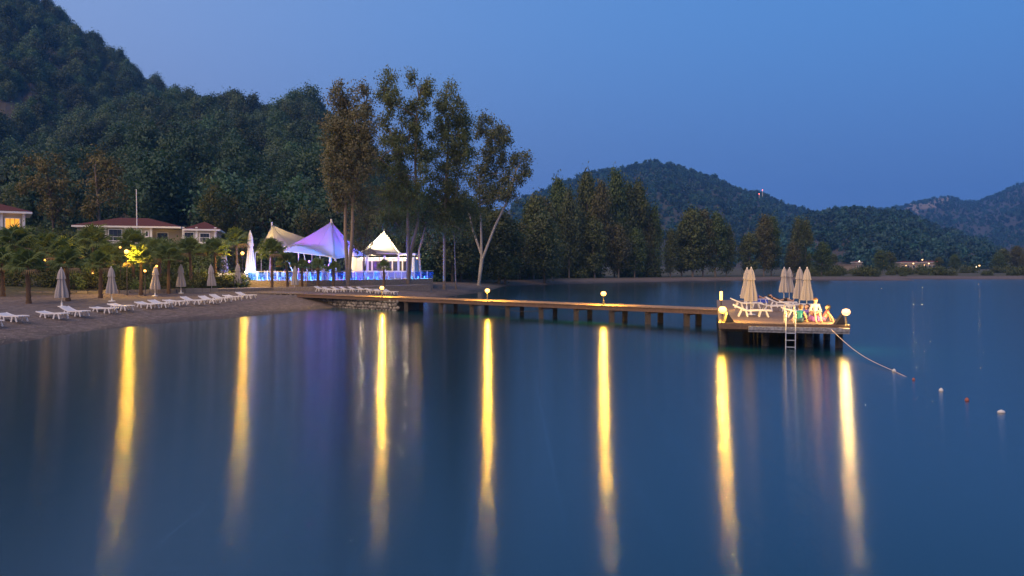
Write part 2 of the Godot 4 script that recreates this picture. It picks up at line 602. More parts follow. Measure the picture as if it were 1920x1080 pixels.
func deck_lamp(label: String, at: Vector3, h: float, long := 0.0, energy := 8.0, wedge := 0.0, mate := "bulb", color := Color(1.0, 0.54, 0.05)) -> Node3D:
	var t := thing("bollard_lamp", label, "lamp", at, 0, "lamps along the jetty")
	var s := Shape.new()
	s.lathe([Vector2(0.001, 0), Vector2(0.09, 0.0), Vector2(0.09, 0.03), Vector2(0.045, 0.05), Vector2(0.04, h - 0.16), Vector2(0.07, h - 0.13), Vector2(0.001, h - 0.125)], 12)
	obj("post", s, M.dark_frame, t)
	s = Shape.new()
	if long > 0:
		s.lathe([Vector2(0.001, h - 0.12), Vector2(0.085, h - 0.11), Vector2(0.09, h + long * 0.5), Vector2(0.085, h + long), Vector2(0.001, h + long + 0.02)], 14)
	else:
		s.lathe([Vector2(0.001, h - 0.12), Vector2(0.12, h - 0.1), Vector2(0.18, h - 0.02), Vector2(0.19, h + 0.06), Vector2(0.14, h + 0.16), Vector2(0.001, h + 0.2)], 14)
	obj("globe", s, M[mate], t)
	s = Shape.new()
	s.lathe([Vector2(0.07, h + 0.195 + long), Vector2(0.04, h + 0.22 + long), Vector2(0.001, h + 0.23 + long)], 12)
	obj("lamp_cap", s, M.dark_frame, t)
	if wedge != 0.0:
		s = Shape.new()
		var a := Vector3(wedge * 0.1, 0.01, -0.15)
		var b := Vector3(wedge * 0.55, 0.01, -0.15)
		var c := Vector3(wedge * 0.2, 0.48, -0.15)
		var o := Vector3(0, 0, 0.3)
		s.quad(a, b, c, c); s.quad(a + o, b + o, c + o, c + o)
		s.quad(a, b, b + o, a + o); s.quad(b, c, c + o, b + o); s.quad(c, a, a + o, c + o)
		obj("cable_box", s, M.dark, t)
	lamp_light(t, Vector3(0, h + long * 0.5, 0), color, energy, 0.11)
	return t

func post_lamp(label: String, at: Vector3, h: float, energy: float, mate := "bulb", color := Color(1.0, 0.54, 0.05), r := 0.16) -> Node3D:
	var t := thing("garden_lamp", label, "lamp", at, 0, "lamps in the garden and round the bar")
	var s := Shape.new()
	s.lathe([Vector2(0.001, -0.1), Vector2(0.1, -0.1), Vector2(0.1, 0.15), Vector2(0.045, 0.2), Vector2(0.035, h - r), Vector2(0.07, h - r * 0.9), Vector2(0.001, h - r * 0.85)], 10)
	obj("post", s, M.dark_frame, t)
	s = Shape.new()
	s.lathe([Vector2(0.001, h - r * 0.85), Vector2(r * 0.6, h - r * 0.75), Vector2(r, h), Vector2(r * 0.7, h + r * 0.7), Vector2(0.001, h + r)], 14)
	obj("globe", s, M[mate], t)
	lamp_light(t, Vector3(0, h, 0), color, energy, r * 0.5)
	return t

func frond_shapes() -> Array:
	var out := []
	for k in 3:
		var s := Shape.new()
		var len := 0.75 + 0.1 * k
		s.tube([Vector3.ZERO, Vector3(0, 0.1, len * 0.5), Vector3(0, 0.05, len)], [0.022, 0.016, 0.012], 5, false)
		var hub := Vector3(0, 0.05, len)
		var blades := 18
		for i in blades:
			var a := lerpf(-1.9, 1.9, (i + 0.5) / blades)
			var da := 3.8 / blades * 0.5
			var r := (0.95 - 0.12 * absf(a)) * rng.randf_range(0.92, 1.06)
			var drop := -0.12 - 0.16 * absf(a) - 0.12 * k
			var mid := hub + Vector3(sin(a), 0.06, cos(a)) * Vector3(1, 1, 1) * r * 0.62
			var tip := hub + Vector3(sin(a) * r, drop, cos(a) * r)
			var l := hub + Vector3(sin(a - da), 0.0, cos(a - da)) * r * 0.6 + Vector3(0, 0.0, 0)
			var q := hub + Vector3(sin(a + da), 0.0, cos(a + da)) * r * 0.6
			var g := rng.randf_range(0.8, 1.2)
			s.col = Color(g, g, g)
			s.tri(hub, l, mid); s.tri(hub, mid, q)
			s.tri(l, tip, mid); s.tri(mid, tip, q)
		out.append(s.mesh())
	return out

var fronds := []
func fan_palm(label: String, at: Vector3, h: float, r: float, count := 26, group := "fan palms") -> Node3D:
	var t := thing("fan_palm", label, "palm tree", at, rng.randf() * TAU, group)
	var s := Shape.new()
	var pts := []
	var rad := []
	var lean := Vector3(rng.randf_range(-0.1, 0.1), 0, rng.randf_range(-0.1, 0.1))
	for i in 13:
		var f := i / 12.0
		pts.append(Vector3(lean.x * f * f, h * f - 0.15 * (1 - f), lean.z * f * f))
		rad.append((0.085 + 0.07 * (1 - f) + (0.05 if i % 2 else 0.0)) * clampf(h / 2.4, 0.55, 1.1))
	s.tube(pts, rad, 9)
	obj("trunk", s, M.palm_bark, t)
	for i in count:
		var f := i / float(count - 1)
		var tilt := lerpf(1.5, -0.1, pow(f, 0.9)) + rng.randf_range(-0.12, 0.12)
		var b := Basis(Vector3.UP, i * 2.4 + rng.randf_range(-0.2, 0.2)) * Basis(Vector3.RIGHT, -tilt)
		b = b.scaled(Vector3.ONE * r / 1.6 * rng.randf_range(0.88, 1.1))
		obj("frond", fronds[i % 3], M.leaf_palm if f < 0.93 else M.palm_dry, t, Transform3D(b, Vector3(lean.x, h - 0.05 - 0.22 * f, lean.z)))
	return t

# window with frame, pane and bars on a wall that faces +z of the parent
func window(parent: Node3D, x: float, y: float, z: float, w: float, h: float, bars := 1, pane := "glass", frame := "white_paint") -> void:
	var s := Shape.new()
	var f := 0.09
	s.cube(Vector3(0, h * 0.5 + f * 0.5, 0), Vector3(w + f * 2, f, 0.14)); s.cube(Vector3(0, -h * 0.5 - f * 0.5, 0.02), Vector3(w + f * 2 + 0.1, f, 0.2))
	for sd in [-1, 1]: s.cube(Vector3(sd * (w * 0.5 + f * 0.5), 0, 0), Vector3(f, h, 0.14))
	var o := obj("window", s, M[frame], parent, Transform3D(Basis(), Vector3(x, y, z + 0.05)))
	s = Shape.new()
	s.cube(Vector3(0, 0, -0.03), Vector3(w, h, 0.03))
	obj("pane", s, M[pane], o)
	for i in bars:
		s = Shape.new()
		s.cube(Vector3(-w * 0.5 + w * (i + 1) / (bars + 1), 0, 0.0), Vector3(0.06, h, 0.05))
		obj("mullion", s, M.dark_frame, o)

func hip_roof(parent: Node3D, x0: float, x1: float, z0: float, z1: float, y: float, rise: float, over: float) -> void:
	var s := Shape.new()
	x0 -= over; x1 += over; z0 -= over; z1 += over
	var run := minf((x1 - x0), (z1 - z0)) * 0.5
	var a := Vector3(x0, y, z1); var b := Vector3(x1, y, z1); var c := Vector3(x1, y, z0); var d := Vector3(x0, y, z0)
	var zc := (z0 + z1) * 0.5
	var e := Vector3(x0 + run, y + rise, zc); var f := Vector3(x1 - run, y + rise, zc)
	# tile courses as real steps
	var courses := 12
	for k in courses:
		var t0 := k / float(courses); var t1 := (k + 1) / float(courses)
		var lift := Vector3(0, 0.05, 0)
		for q in [[a, b, e, f], [b, c, f, f], [c, d, f, e], [d, a, e, e]]:
			var p0: Vector3 = q[0].lerp(q[2], t0) + lift; var p1: Vector3 = q[1].lerp(q[3], t0) + lift
			var p2: Vector3 = q[1].lerp(q[3], t1); var p3: Vector3 = q[0].lerp(q[2], t1)
			s.quad(p0, p1, p2, p3)
			s.quad(p0 - lift, p1 - lift, p1, p0)
	var r := obj("roof", s, M.roof_tile, parent)
	s = Shape.new()
	s.cube(Vector3((x0 + x1) * 0.5, y - 0.125, (z0 + z1) * 0.5), Vector3(x1 - x0 - 0.02, 0.24, z1 - z0 - 0.02))
	obj("eave", s, M.white_paint, r)

var last_cols := []
func seams(parent: Node3D) -> void:
	var rim := []
	var rr := []
	for i in last_cols.size():
		rim.append(last_cols[i][-1]); rr.append(0.045)
		if i % 7 == 0:
			var w := []
			for p in last_cols[i]: w.append(0.035 if i % 14 == 0 else 0.018)
			var s := Shape.new()
			s.tube(last_cols[i], w, 5)
			obj("seam", s, M.membrane, parent)
	rim.append(rim[0]); rr.append(0.045)
	var e := Shape.new()
	e.tube(rim, rr, 6, false)
	obj("edge_cable", e, M.white_paint, parent)

# membrane from a peak to a rim with curved-in edges
func membrane(peak: Vector3, rim: Array, dip := 1.7, scallop := 0.16) -> Shape:
	var s := Shape.new()
	var centre := Vector3.ZERO
	for p in rim: centre += p
	centre /= rim.size()
	var nseg := 14
	var nr := 12
	var cols := []
	for k in rim.size():
		var a: Vector3 = rim[k]
		var b: Vector3 = rim[(k + 1) % rim.size()]
		for i in nseg:
			var f := i / float(nseg)
			var p := a.lerp(b, f)
			var pull := scallop * sin(PI * f)
			p = p.lerp(Vector3(centre.x, p.y + 0.25, centre.z), pull)
			var col := []
			for j in nr + 1:
				var t := j / float(nr)
				var q := peak.lerp(p, t)
				q.y = lerpf(peak.y, p.y, 1.0 - pow(1.0 - t, dip))
				col.append(q)
			cols.append(col)
	last_cols = cols
	var nm := func(i: int, j: int) -> Vector3:
		var du: Vector3 = cols[(i + 1) % cols.size()][maxi(j, 1)] - cols[(i - 1 + cols.size()) % cols.size()][maxi(j, 1)]
		var dv: Vector3 = cols[i][mini(j + 1, nr)] - cols[i][maxi(j - 1, 0)]
		var q := dv.cross(du).normalized()
		return q if q.y > 0 else -q
	for i in cols.size():
		var i2 := (i + 1) % cols.size()
		for j in nr:
			s.stri(cols[i][j], cols[i][j + 1], cols[i2][j + 1], nm.call(i, j), nm.call(i, j + 1), nm.call(i2, j + 1))
			s.stri(cols[i][j], cols[i2][j + 1], cols[i2][j], nm.call(i, j), nm.call(i2, j + 1), nm.call(i2, j))
	return s

# ------------------------------------------------------------------ people: tapered capsules joined by a smooth minimum, meshed as surface nets
func body_mesh(bones: Array, cell: float) -> ArrayMesh:
	# bone: [a, b, ra, rb, color]
	var lo := Vector3.ONE * 1e9
	var hi := -lo
	for b in bones:
		for k in 2:
			lo = lo.min(b[k] - Vector3.ONE * (b[2 + k] + 0.06)); hi = hi.max(b[k] + Vector3.ONE * (b[2 + k] + 0.06))
	var nx := int((hi.x - lo.x) / cell) + 2
	var ny := int((hi.y - lo.y) / cell) + 2
	var nz := int((hi.z - lo.z) / cell) + 2
	var val := PackedFloat32Array()
	var own := PackedInt32Array()
	val.resize(nx * ny * nz); own.resize(nx * ny * nz)
	val.fill(1.0)
	var k := 0.035
	for bi in bones.size():
		var b: Array = bones[bi]
		var a: Vector3 = b[0]; var ab: Vector3 = b[1] - b[0]
		var l2 := maxf(ab.length_squared(), 1e-8)
		var pad := maxf(b[2], b[3]) + 0.07
		var i0 := Vector3i((b[0].min(b[1]) - Vector3.ONE * pad - lo) / cell).max(Vector3i.ZERO)
		var i1 := Vector3i((b[0].max(b[1]) + Vector3.ONE * pad - lo) / cell + Vector3.ONE).min(Vector3i(nx - 1, ny - 1, nz - 1))
		for z in range(i0.z, i1.z + 1):
			for y in range(i0.y, i1.y + 1):
				for x in range(i0.x, i1.x + 1):
					var p := lo + Vector3(x, y, z) * cell
					var t := clampf((p - a).dot(ab) / l2, 0, 1)
					var d := p.distance_to(a + ab * t) - lerpf(b[2], b[3], t)
					var at := (z * ny + y) * nx + x
					var o := val[at]
					if d < o: own[at] = bi
					var hh := maxf(k - absf(d - o), 0.0) / k
					val[at] = minf(d, o) - hh * hh * k * 0.25
	var vert := {}
	var cn := [Vector3i(0, 0, 0), Vector3i(1, 0, 0), Vector3i(0, 1, 0), Vector3i(1, 1, 0), Vector3i(0, 0, 1), Vector3i(1, 0, 1), Vector3i(0, 1, 1), Vector3i(1, 1, 1)]
	var pos := PackedVector3Array(); var cl := PackedColorArray(); var nr := PackedVector3Array(); var idx := PackedInt32Array()
	for z in nz - 1:
		for y in ny - 1:
			for x in nx - 1:
				var at := (z * ny + y) * nx + x
				var v := [val[at], val[at + 1], val[at + nx], val[at + nx + 1], val[at + nx * ny], val[at + nx * ny + 1], val[at + nx * ny + nx], val[at + nx * ny + nx + 1]]
				var neg := 0
				for q in v: neg += 1 if q < 0 else 0
				if neg == 0 or neg == 8: continue
				var sum := Vector3.ZERO; var cnt := 0
				for e in [[0, 1], [2, 3], [4, 5], [6, 7], [0, 2], [1, 3], [4, 6], [5, 7], [0, 4], [1, 5], [2, 6], [3, 7]]:
					var f0: float = v[e[0]]; var f1: float = v[e[1]]
					if (f0 < 0) != (f1 < 0):
						sum += Vector3(cn[e[0]]).lerp(Vector3(cn[e[1]]), f0 / (f0 - f1)); cnt += 1
				vert[at] = pos.size()
				pos.append(lo + (Vector3(x, y, z) + sum / cnt) * cell)
				nr.append(Vector3(v[1] - v[0] + v[3] - v[2] + v[5] - v[4] + v[7] - v[6], v[2] - v[0] + v[3] - v[1] + v[6] - v[4] + v[7] - v[5], v[4] - v[0] + v[5] - v[1] + v[6] - v[2] + v[7] - v[3]).normalized())
				cl.append(bones[own[at]][4])
	var st := [1, nx, nx * ny]
	for key in vert.keys():
		var at: int = key
		for ax in 3:
			var s0 := val[at] < 0
			if s0 == (val[at + st[ax]] < 0): continue
			var u: int = st[(ax + 1) % 3]; var w: int = st[(ax + 2) % 3]
			if not (vert.has(at - u) and vert.has(at - w) and vert.has(at - u - w)): continue
			var q := [vert[at], vert[at - u], vert[at - u - w], vert[at - w]]
			if not s0: q.reverse()
			for i in [0, 2, 1, 0, 3, 2]: idx.append(q[i])
	var arr := []
	arr.resize(Mesh.ARRAY_MAX)
	arr[Mesh.ARRAY_VERTEX] = pos; arr[Mesh.ARRAY_NORMAL] = nr; arr[Mesh.ARRAY_COLOR] = cl; arr[Mesh.ARRAY_INDEX] = idx
	var m := ArrayMesh.new()
	m.add_surface_from_arrays(Mesh.PRIMITIVE_TRIANGLES, arr)
	return m

# pose: joint dictionary in metres, person faces +z
func person(label: String, at: Vector3, turn: float, j: Dictionary, skin: Color, top: Color, legs: Color, hair: String, long_hair: bool, bare_legs := true, cell := 0.022, group := "") -> Node3D:
	var t := thing("person", label, "person", at, turn, group)
	var b := []
	var up: Vector3 = (j.chest - j.hip).normalized()
	var right: Vector3 = j.get("right", Vector3(1, 0, 0))
	var fwd := right.cross(up)
	b.append([j.hip - right * 0.07, j.hip + right * 0.07, 0.115, 0.115, legs])
	b.append([j.hip, j.hip.lerp(j.chest, 0.5), 0.115, 0.105, top])
	b.append([j.hip.lerp(j.chest, 0.5), j.chest, 0.105, 0.125, top])
	b.append([j.chest - right * 0.13 + up * 0.04, j.chest + right * 0.13 + up * 0.04, 0.075, 0.075, top])
	b.append([j.chest + up * 0.08, j.head - up * 0.06, 0.055, 0.05, skin])
	var face: Vector3 = j.get("face", fwd)
	b.append([j.head - up * 0.05 + face * 0.02, j.head + up * 0.035, 0.075, 0.092, skin])
	b.append([j.head + face * 0.085 - up * 0.015, j.head + face * 0.1 - up * 0.03, 0.016, 0.018, skin])
	b.append([j.head + face * 0.05 - up * 0.095, j.head + face * 0.055 - up * 0.095, 0.035, 0.035, skin])
	var side := up.cross(face).normalized()
	for sg in [-1.0, 1.0]:
		b.append([j.head + side * sg * 0.085 - up * 0.02, j.head + side * sg * 0.092 + up * 0.015, 0.016, 0.018, skin])
	for sg in ["l", "r"]:
		var q := -1.0 if sg == "l" else 1.0
		var sh: Vector3 = j.chest + right * 0.165 * q + up * 0.04
		b.append([sh, j["elbow_" + sg], 0.052, 0.042, top if j.get("sleeves", false) else skin])
		b.append([j["elbow_" + sg], j["hand_" + sg], 0.04, 0.029, skin])
		var hd: Vector3 = (j["hand_" + sg] - j["elbow_" + sg]).normalized()
		b.append([j["hand_" + sg], j["hand_" + sg] + hd * 0.07, 0.032, 0.036, skin])
		var hp: Vector3 = j.hip + right * 0.085 * q
		b.append([hp, j["knee_" + sg], 0.095, 0.06, legs])
		b.append([j["knee_" + sg], j["foot_" + sg], 0.056, 0.037, skin if bare_legs else legs])
		var toe: Vector3 = j["foot_" + sg] + j.get("toe", Vector3(0, -0.02, 0.15))
		b.append([j["foot_" + sg], toe, 0.04, 0.028, skin])
	obj("body", body_mesh(b, cell), M.skin, t)
	# fingers, eyes
	var s := Shape.new()
	s.col = skin
	for sg in ["l", "r"]:
		var q := -1.0 if sg == "l" else 1.0
		var hd: Vector3 = (j["hand_" + sg] - j["elbow_" + sg]).normalized()
		var wr: Vector3 = j["hand_" + sg] + hd * 0.07
		var ac := hd.cross(fwd).normalized()
		var dn := hd.cross(ac).normalized()
		for i in 4:
			var o := wr + ac * (i - 1.5) * 0.019 + hd * 0.015
			var fl: float = [0.06, 0.075, 0.07, 0.055][i]
			s.tube([o, o + hd * fl * 0.55 + dn * 0.008, o + hd * fl * 0.95 + dn * 0.03], [0.009, 0.008, 0.006], 5)
		var th := wr - hd * 0.05 + ac * q * 0.03
		s.tube([th, th + ac * q * 0.025 + hd * 0.03, th + ac * q * 0.025 + hd * 0.06], [0.011, 0.01, 0.007], 5)
	obj("fingers", s, M.skin, t)
	s = Shape.new()
	for sg in [-1.0, 1.0]:
		var e: Vector3 = j.head + face * 0.083 + side * sg * 0.033 + up * 0.005
		s.tube([e - side * 0.012, e, e + side * 0.012], [0.004, 0.009, 0.004], 5)
	var mo: Vector3 = j.head + face * 0.088 - up * 0.075
	s.tube([mo - side * 0.022, mo + face * 0.004, mo + side * 0.022], [0.003, 0.006, 0.003], 5)
	obj("face_detail", s, M.hair_dark, t)
	var hb := [[j.head - face * 0.025 + up * 0.045, j.head - face * 0.03 - up * 0.01, 0.1, 0.095, Color.WHITE], [j.head + up * 0.07 + face * 0.02, j.head + up * 0.06, 0.075, 0.085, Color.WHITE]]
	if long_hair:
		hb.append([j.head - face * 0.05 - up * 0.02, j.head - face * 0.09 - up * 0.26, 0.085, 0.06, Color.WHITE])
	obj("hair", body_mesh(hb, cell * 0.8), M[hair], t)
	return t

# ================================================================== the scene
func _ready() -> void:
	# ---- camera, sky, light, exposure
	var cam := Camera3D.new()
	cam.name = "camera"
	cam.fov = rad_to_deg(2.0 * atan(540.0 / F))
	cam.far = 9000.0
	cam.near = 0.1
	add_child(cam)
	cam.position = Vector3(0, EYE, 0)
	cam.rotation.x = -atan((540.0 - HZ) / F)
	cam.current = true

	var sky_im := Image.create(256, 128, false, Image.FORMAT_RGBF)
	for y in 128:
		var el := 90.0 - 180.0 * (y + 0.5) / 128.0
		for x in 256:
			var az := fposmod((x + 0.5) / 256.0 * 360.0 + 180.0, 360.0) - 180.0   # 0 straight ahead, positive to the right
			var c := Color(0.096, 0.205, 0.520).lerp(Color(0.100, 0.285, 0.690), smoothstep(1.0, 20.0, el))
			c = c.lerp(Color(0.072, 0.215, 0.54), smoothstep(30.0, 90.0, el))
			# afterglow: the sun has set to the left of the view
			var w := pow(0.5 + 0.5 * cos(deg_to_rad(az + 60.0)), 6.0) * (1.0 - 0.7 * smoothstep(10.0, 80.0, el))
			c += Color(0.24, 0.165, 0.06) * w
			sky_im.set_pixel(x, y, c)
	var sky := Sky.new()
	var psm := PanoramaSkyMaterial.new()
	psm.panorama = ImageTexture.create_from_image(sky_im)
	sky.sky_material = psm
	var env := Environment.new()
	env.background_mode = Environment.BG_SKY
	env.sky = sky
	env.background_energy_multiplier = 1.0
	env.tonemap_mode = Environment.TONE_MAPPER_LINEAR
	env.tonemap_exposure = 1.0
	env.sdfgi_enabled = true
	env.ssao_enabled = true
	env.ssil_enabled = true
	env.fog_enabled = true
	env.fog_density = 0.0002
	env.fog_light_color = Color(0.4, 0.68, 1.0)
	var we := WorldEnvironment.new()
	we.name = "environment"
	we.environment = env
	add_child(we)
	# added soft warm fill from behind left, standing in for twilight on the foliage
	var sun := DirectionalLight3D.new()
	sun.name = "warm_fill"
	sun.light_color = Color(1.0, 0.83, 0.66)
	sun.light_energy = 1.15
	sun.light_angular_distance = 60.0
	sun.shadow_enabled = true
	sun.sky_mode = DirectionalLight3D.SKY_MODE_LIGHT_ONLY
	add_child(sun)
	sun.rotation_degrees = Vector3(-40, -35, 0)

	rng.seed = 20240611
	rough_noise.seed = 7
	rough_noise.frequency = 0.01
	rough_noise.fractal_octaves = 4
	for p in [[-34, -80], [-29, 0], [-26.5, 20], [-25, 36.5], [-25, 44], [-23.6, 50], [-20.7, 55.7], [-18.5, 63], [-17, 70], [-13, 80], [-9, 92], [-5.5, 108], [-3, 130], [-0.7, 150], [10, 164], [27, 180], [49, 198], [65, 205], [90, 206], [113, 208], [119, 226], [154, 228], [400, 240], [1400, 300], [1400, 2600], [-1400, 2600], [-1400, -80]]:
		shore.append(Vector2(p[0], p[1]))
	materials()
	fronds = frond_shapes()
	setting()
	hills_and_woods()
	quay_and_jetty()
	platform_things()
	beach_things()
	garden()
	villas()
	pool_bar()
	trees()
	far_shore()

func axis(knots: Array) -> PackedFloat32Array:
	var out := PackedFloat32Array()
	for k in knots:
		var x: float = k[0]
		while x < k[1] - 1e-3:
			out.append(x)
			x += k[2]
	out.append(knots[-1][1])
	return out

func setting() -> void:
	var xs := axis([[-1400, -400, 100], [-400, -120, 20], [-120, -60, 4], [-60, 20, 1.0], [20, 180, 4], [180, 400, 20], [400, 1400, 100]])
	var ds := axis([[-80, 20, 10], [20, 130, 1.0], [130, 260, 4], [260, 600, 20], [600, 2600, 100]])
	var s := Shape.new()
	var hh := []
	var cc := []
	for x in xs:
		var col := []
		var cl := []
		for d in ds:
			col.append(Vector3(x, ground_y(x, d), -d))
			var sd := shore_dist(x, d)
			var nz := rough_noise.get_noise_2d(x * 14.0, d * 14.0)
			var sand := Color(0.165, 0.128, 0.118).lerp(Color(0.225, 0.18, 0.165), 0.5 + 0.5 * nz)
			var wet := Color(0.075, 0.066, 0.07)
			var grass := Color(0.07, 0.085, 0.03).lerp(Color(0.13, 0.10, 0.06), 0.5 + 0.6 * nz)
			var c := wet.lerp(sand, smoothstep(0.6, 2.2, sd + nz * 1.5))
			var edge := 22.0 if x < -25 else (26.0 if x < 0 else 8.0)
			c = c.lerp(grass, smoothstep(edge, edge + 4.0, sd + nz * 4.0))
			cl.append(c)
		hh.append(col); cc.append(cl)
	for i in xs.size() - 1:
		for j in ds.size() - 1:
			var a: Vector3 = hh[i][j]; var b: Vector3 = hh[i + 1][j]; var c: Vector3 = hh[i + 1][j + 1]; var d: Vector3 = hh[i][j + 1]
			var q := [cc[i][j], cc[i + 1][j], cc[i + 1][j + 1], cc[i][j + 1]]
			var nn := (b - a).cross(c - a).normalized()
			var n2 := (c - a).cross(d - a).normalized()
			s.v.append_array([a, c, b, a, d, c]); s.n.append_array([nn, nn, nn, n2, n2, n2])
			s.c.append_array([q[0], q[2], q[1], q[0], q[3], q[2]])
	structure("ground", s, M.land)
	s = Shape.new()
	s.quad(Vector3(-1500, 0, 400), Vector3(1500, 0, 400), Vector3(1500, 0, -700), Vector3(-1500, 0, -700))
	structure("water", s, M.water)
	# promenade behind the beach: paved strip on a low wall
	var line := [Vector2(-95, 38), Vector2(-62, 56), Vector2(-47, 66), Vector2(-38, 74), Vector2(-32, 81), Vector2(-28, 87.5), Vector2(-20, 90), Vector2(-11, 101)]
	s = Shape.new()
	var w := Shape.new()
	for i in line.size() - 1:
		var a: Vector2 = line[i]; var b: Vector2 = line[i + 1]
		var na := Vector2(a.y - b.y, b.x - a.x).normalized()
		if i > 0: na = (na + Vector2(line[i - 1].y - a.y, a.x - line[i - 1].x).normalized()).normalized()
		var nb := Vector2(a.y - b.y, b.x - a.x).normalized()
		if i < line.size() - 2: nb = (nb + Vector2(b.y - line[i + 2].y, line[i + 2].x - b.x).normalized()).normalized()
		var y := 1.42
		var p0 := Vector3(a.x, y, -a.y); var p1 := Vector3(b.x, y, -b.y)
		var p2 := Vector3(b.x + nb.x * 3.2, y, -(b.y + nb.y * 3.2)); var p3 := Vector3(a.x + na.x * 3.2, y, -(a.y + na.y * 3.2))
		s.quad(p0, p1, p2, p3)
		var dn := Vector3(0, -1.1, 0)
		s.quad(p0 + dn, p1 + dn, p1, p0); s.quad(p2 + dn, p3 + dn, p3, p2)
	structure("path", s, M.paving)
	# kerb wall of rubble along the front of the promenade
	var t := thing("promenade_wall", "low rubble wall along the front of the beach promenade", "wall")
	for i in 4:
		var a2: Vector2 = line[i]; var b2: Vector2 = line[i + 1]
		var n := int(a2.distance_to(b2) / 0.9)
		for k in n:
			if i < 1 and k < n - 30: continue
			var p := a2.lerp(b2, (k + 0.5) / n)
			var sh := Shape.new()
			var yy := ground_y(p.x, p.y) - 0.25
			var top := 1.55 + rng.randf_range(-0.02, 0.03)
			var dir := (b2 - a2).normalized()
			var bas := Basis(Vector3(dir.x, 0, -dir.y), Vector3.UP, Vector3(dir.x, 0, -dir.y).cross(Vector3.UP))
			sh.box(Transform3D(bas, Vector3(p.x, (yy + top) * 0.5, -p.y) + bas.z * rng.randf_range(0.14, 0.19)), Vector3(0.86, top - yy, 0.34))
			obj("stone", sh, M[["stone_a", "stone_b", "paving"][rng.randi() % 3]], t)

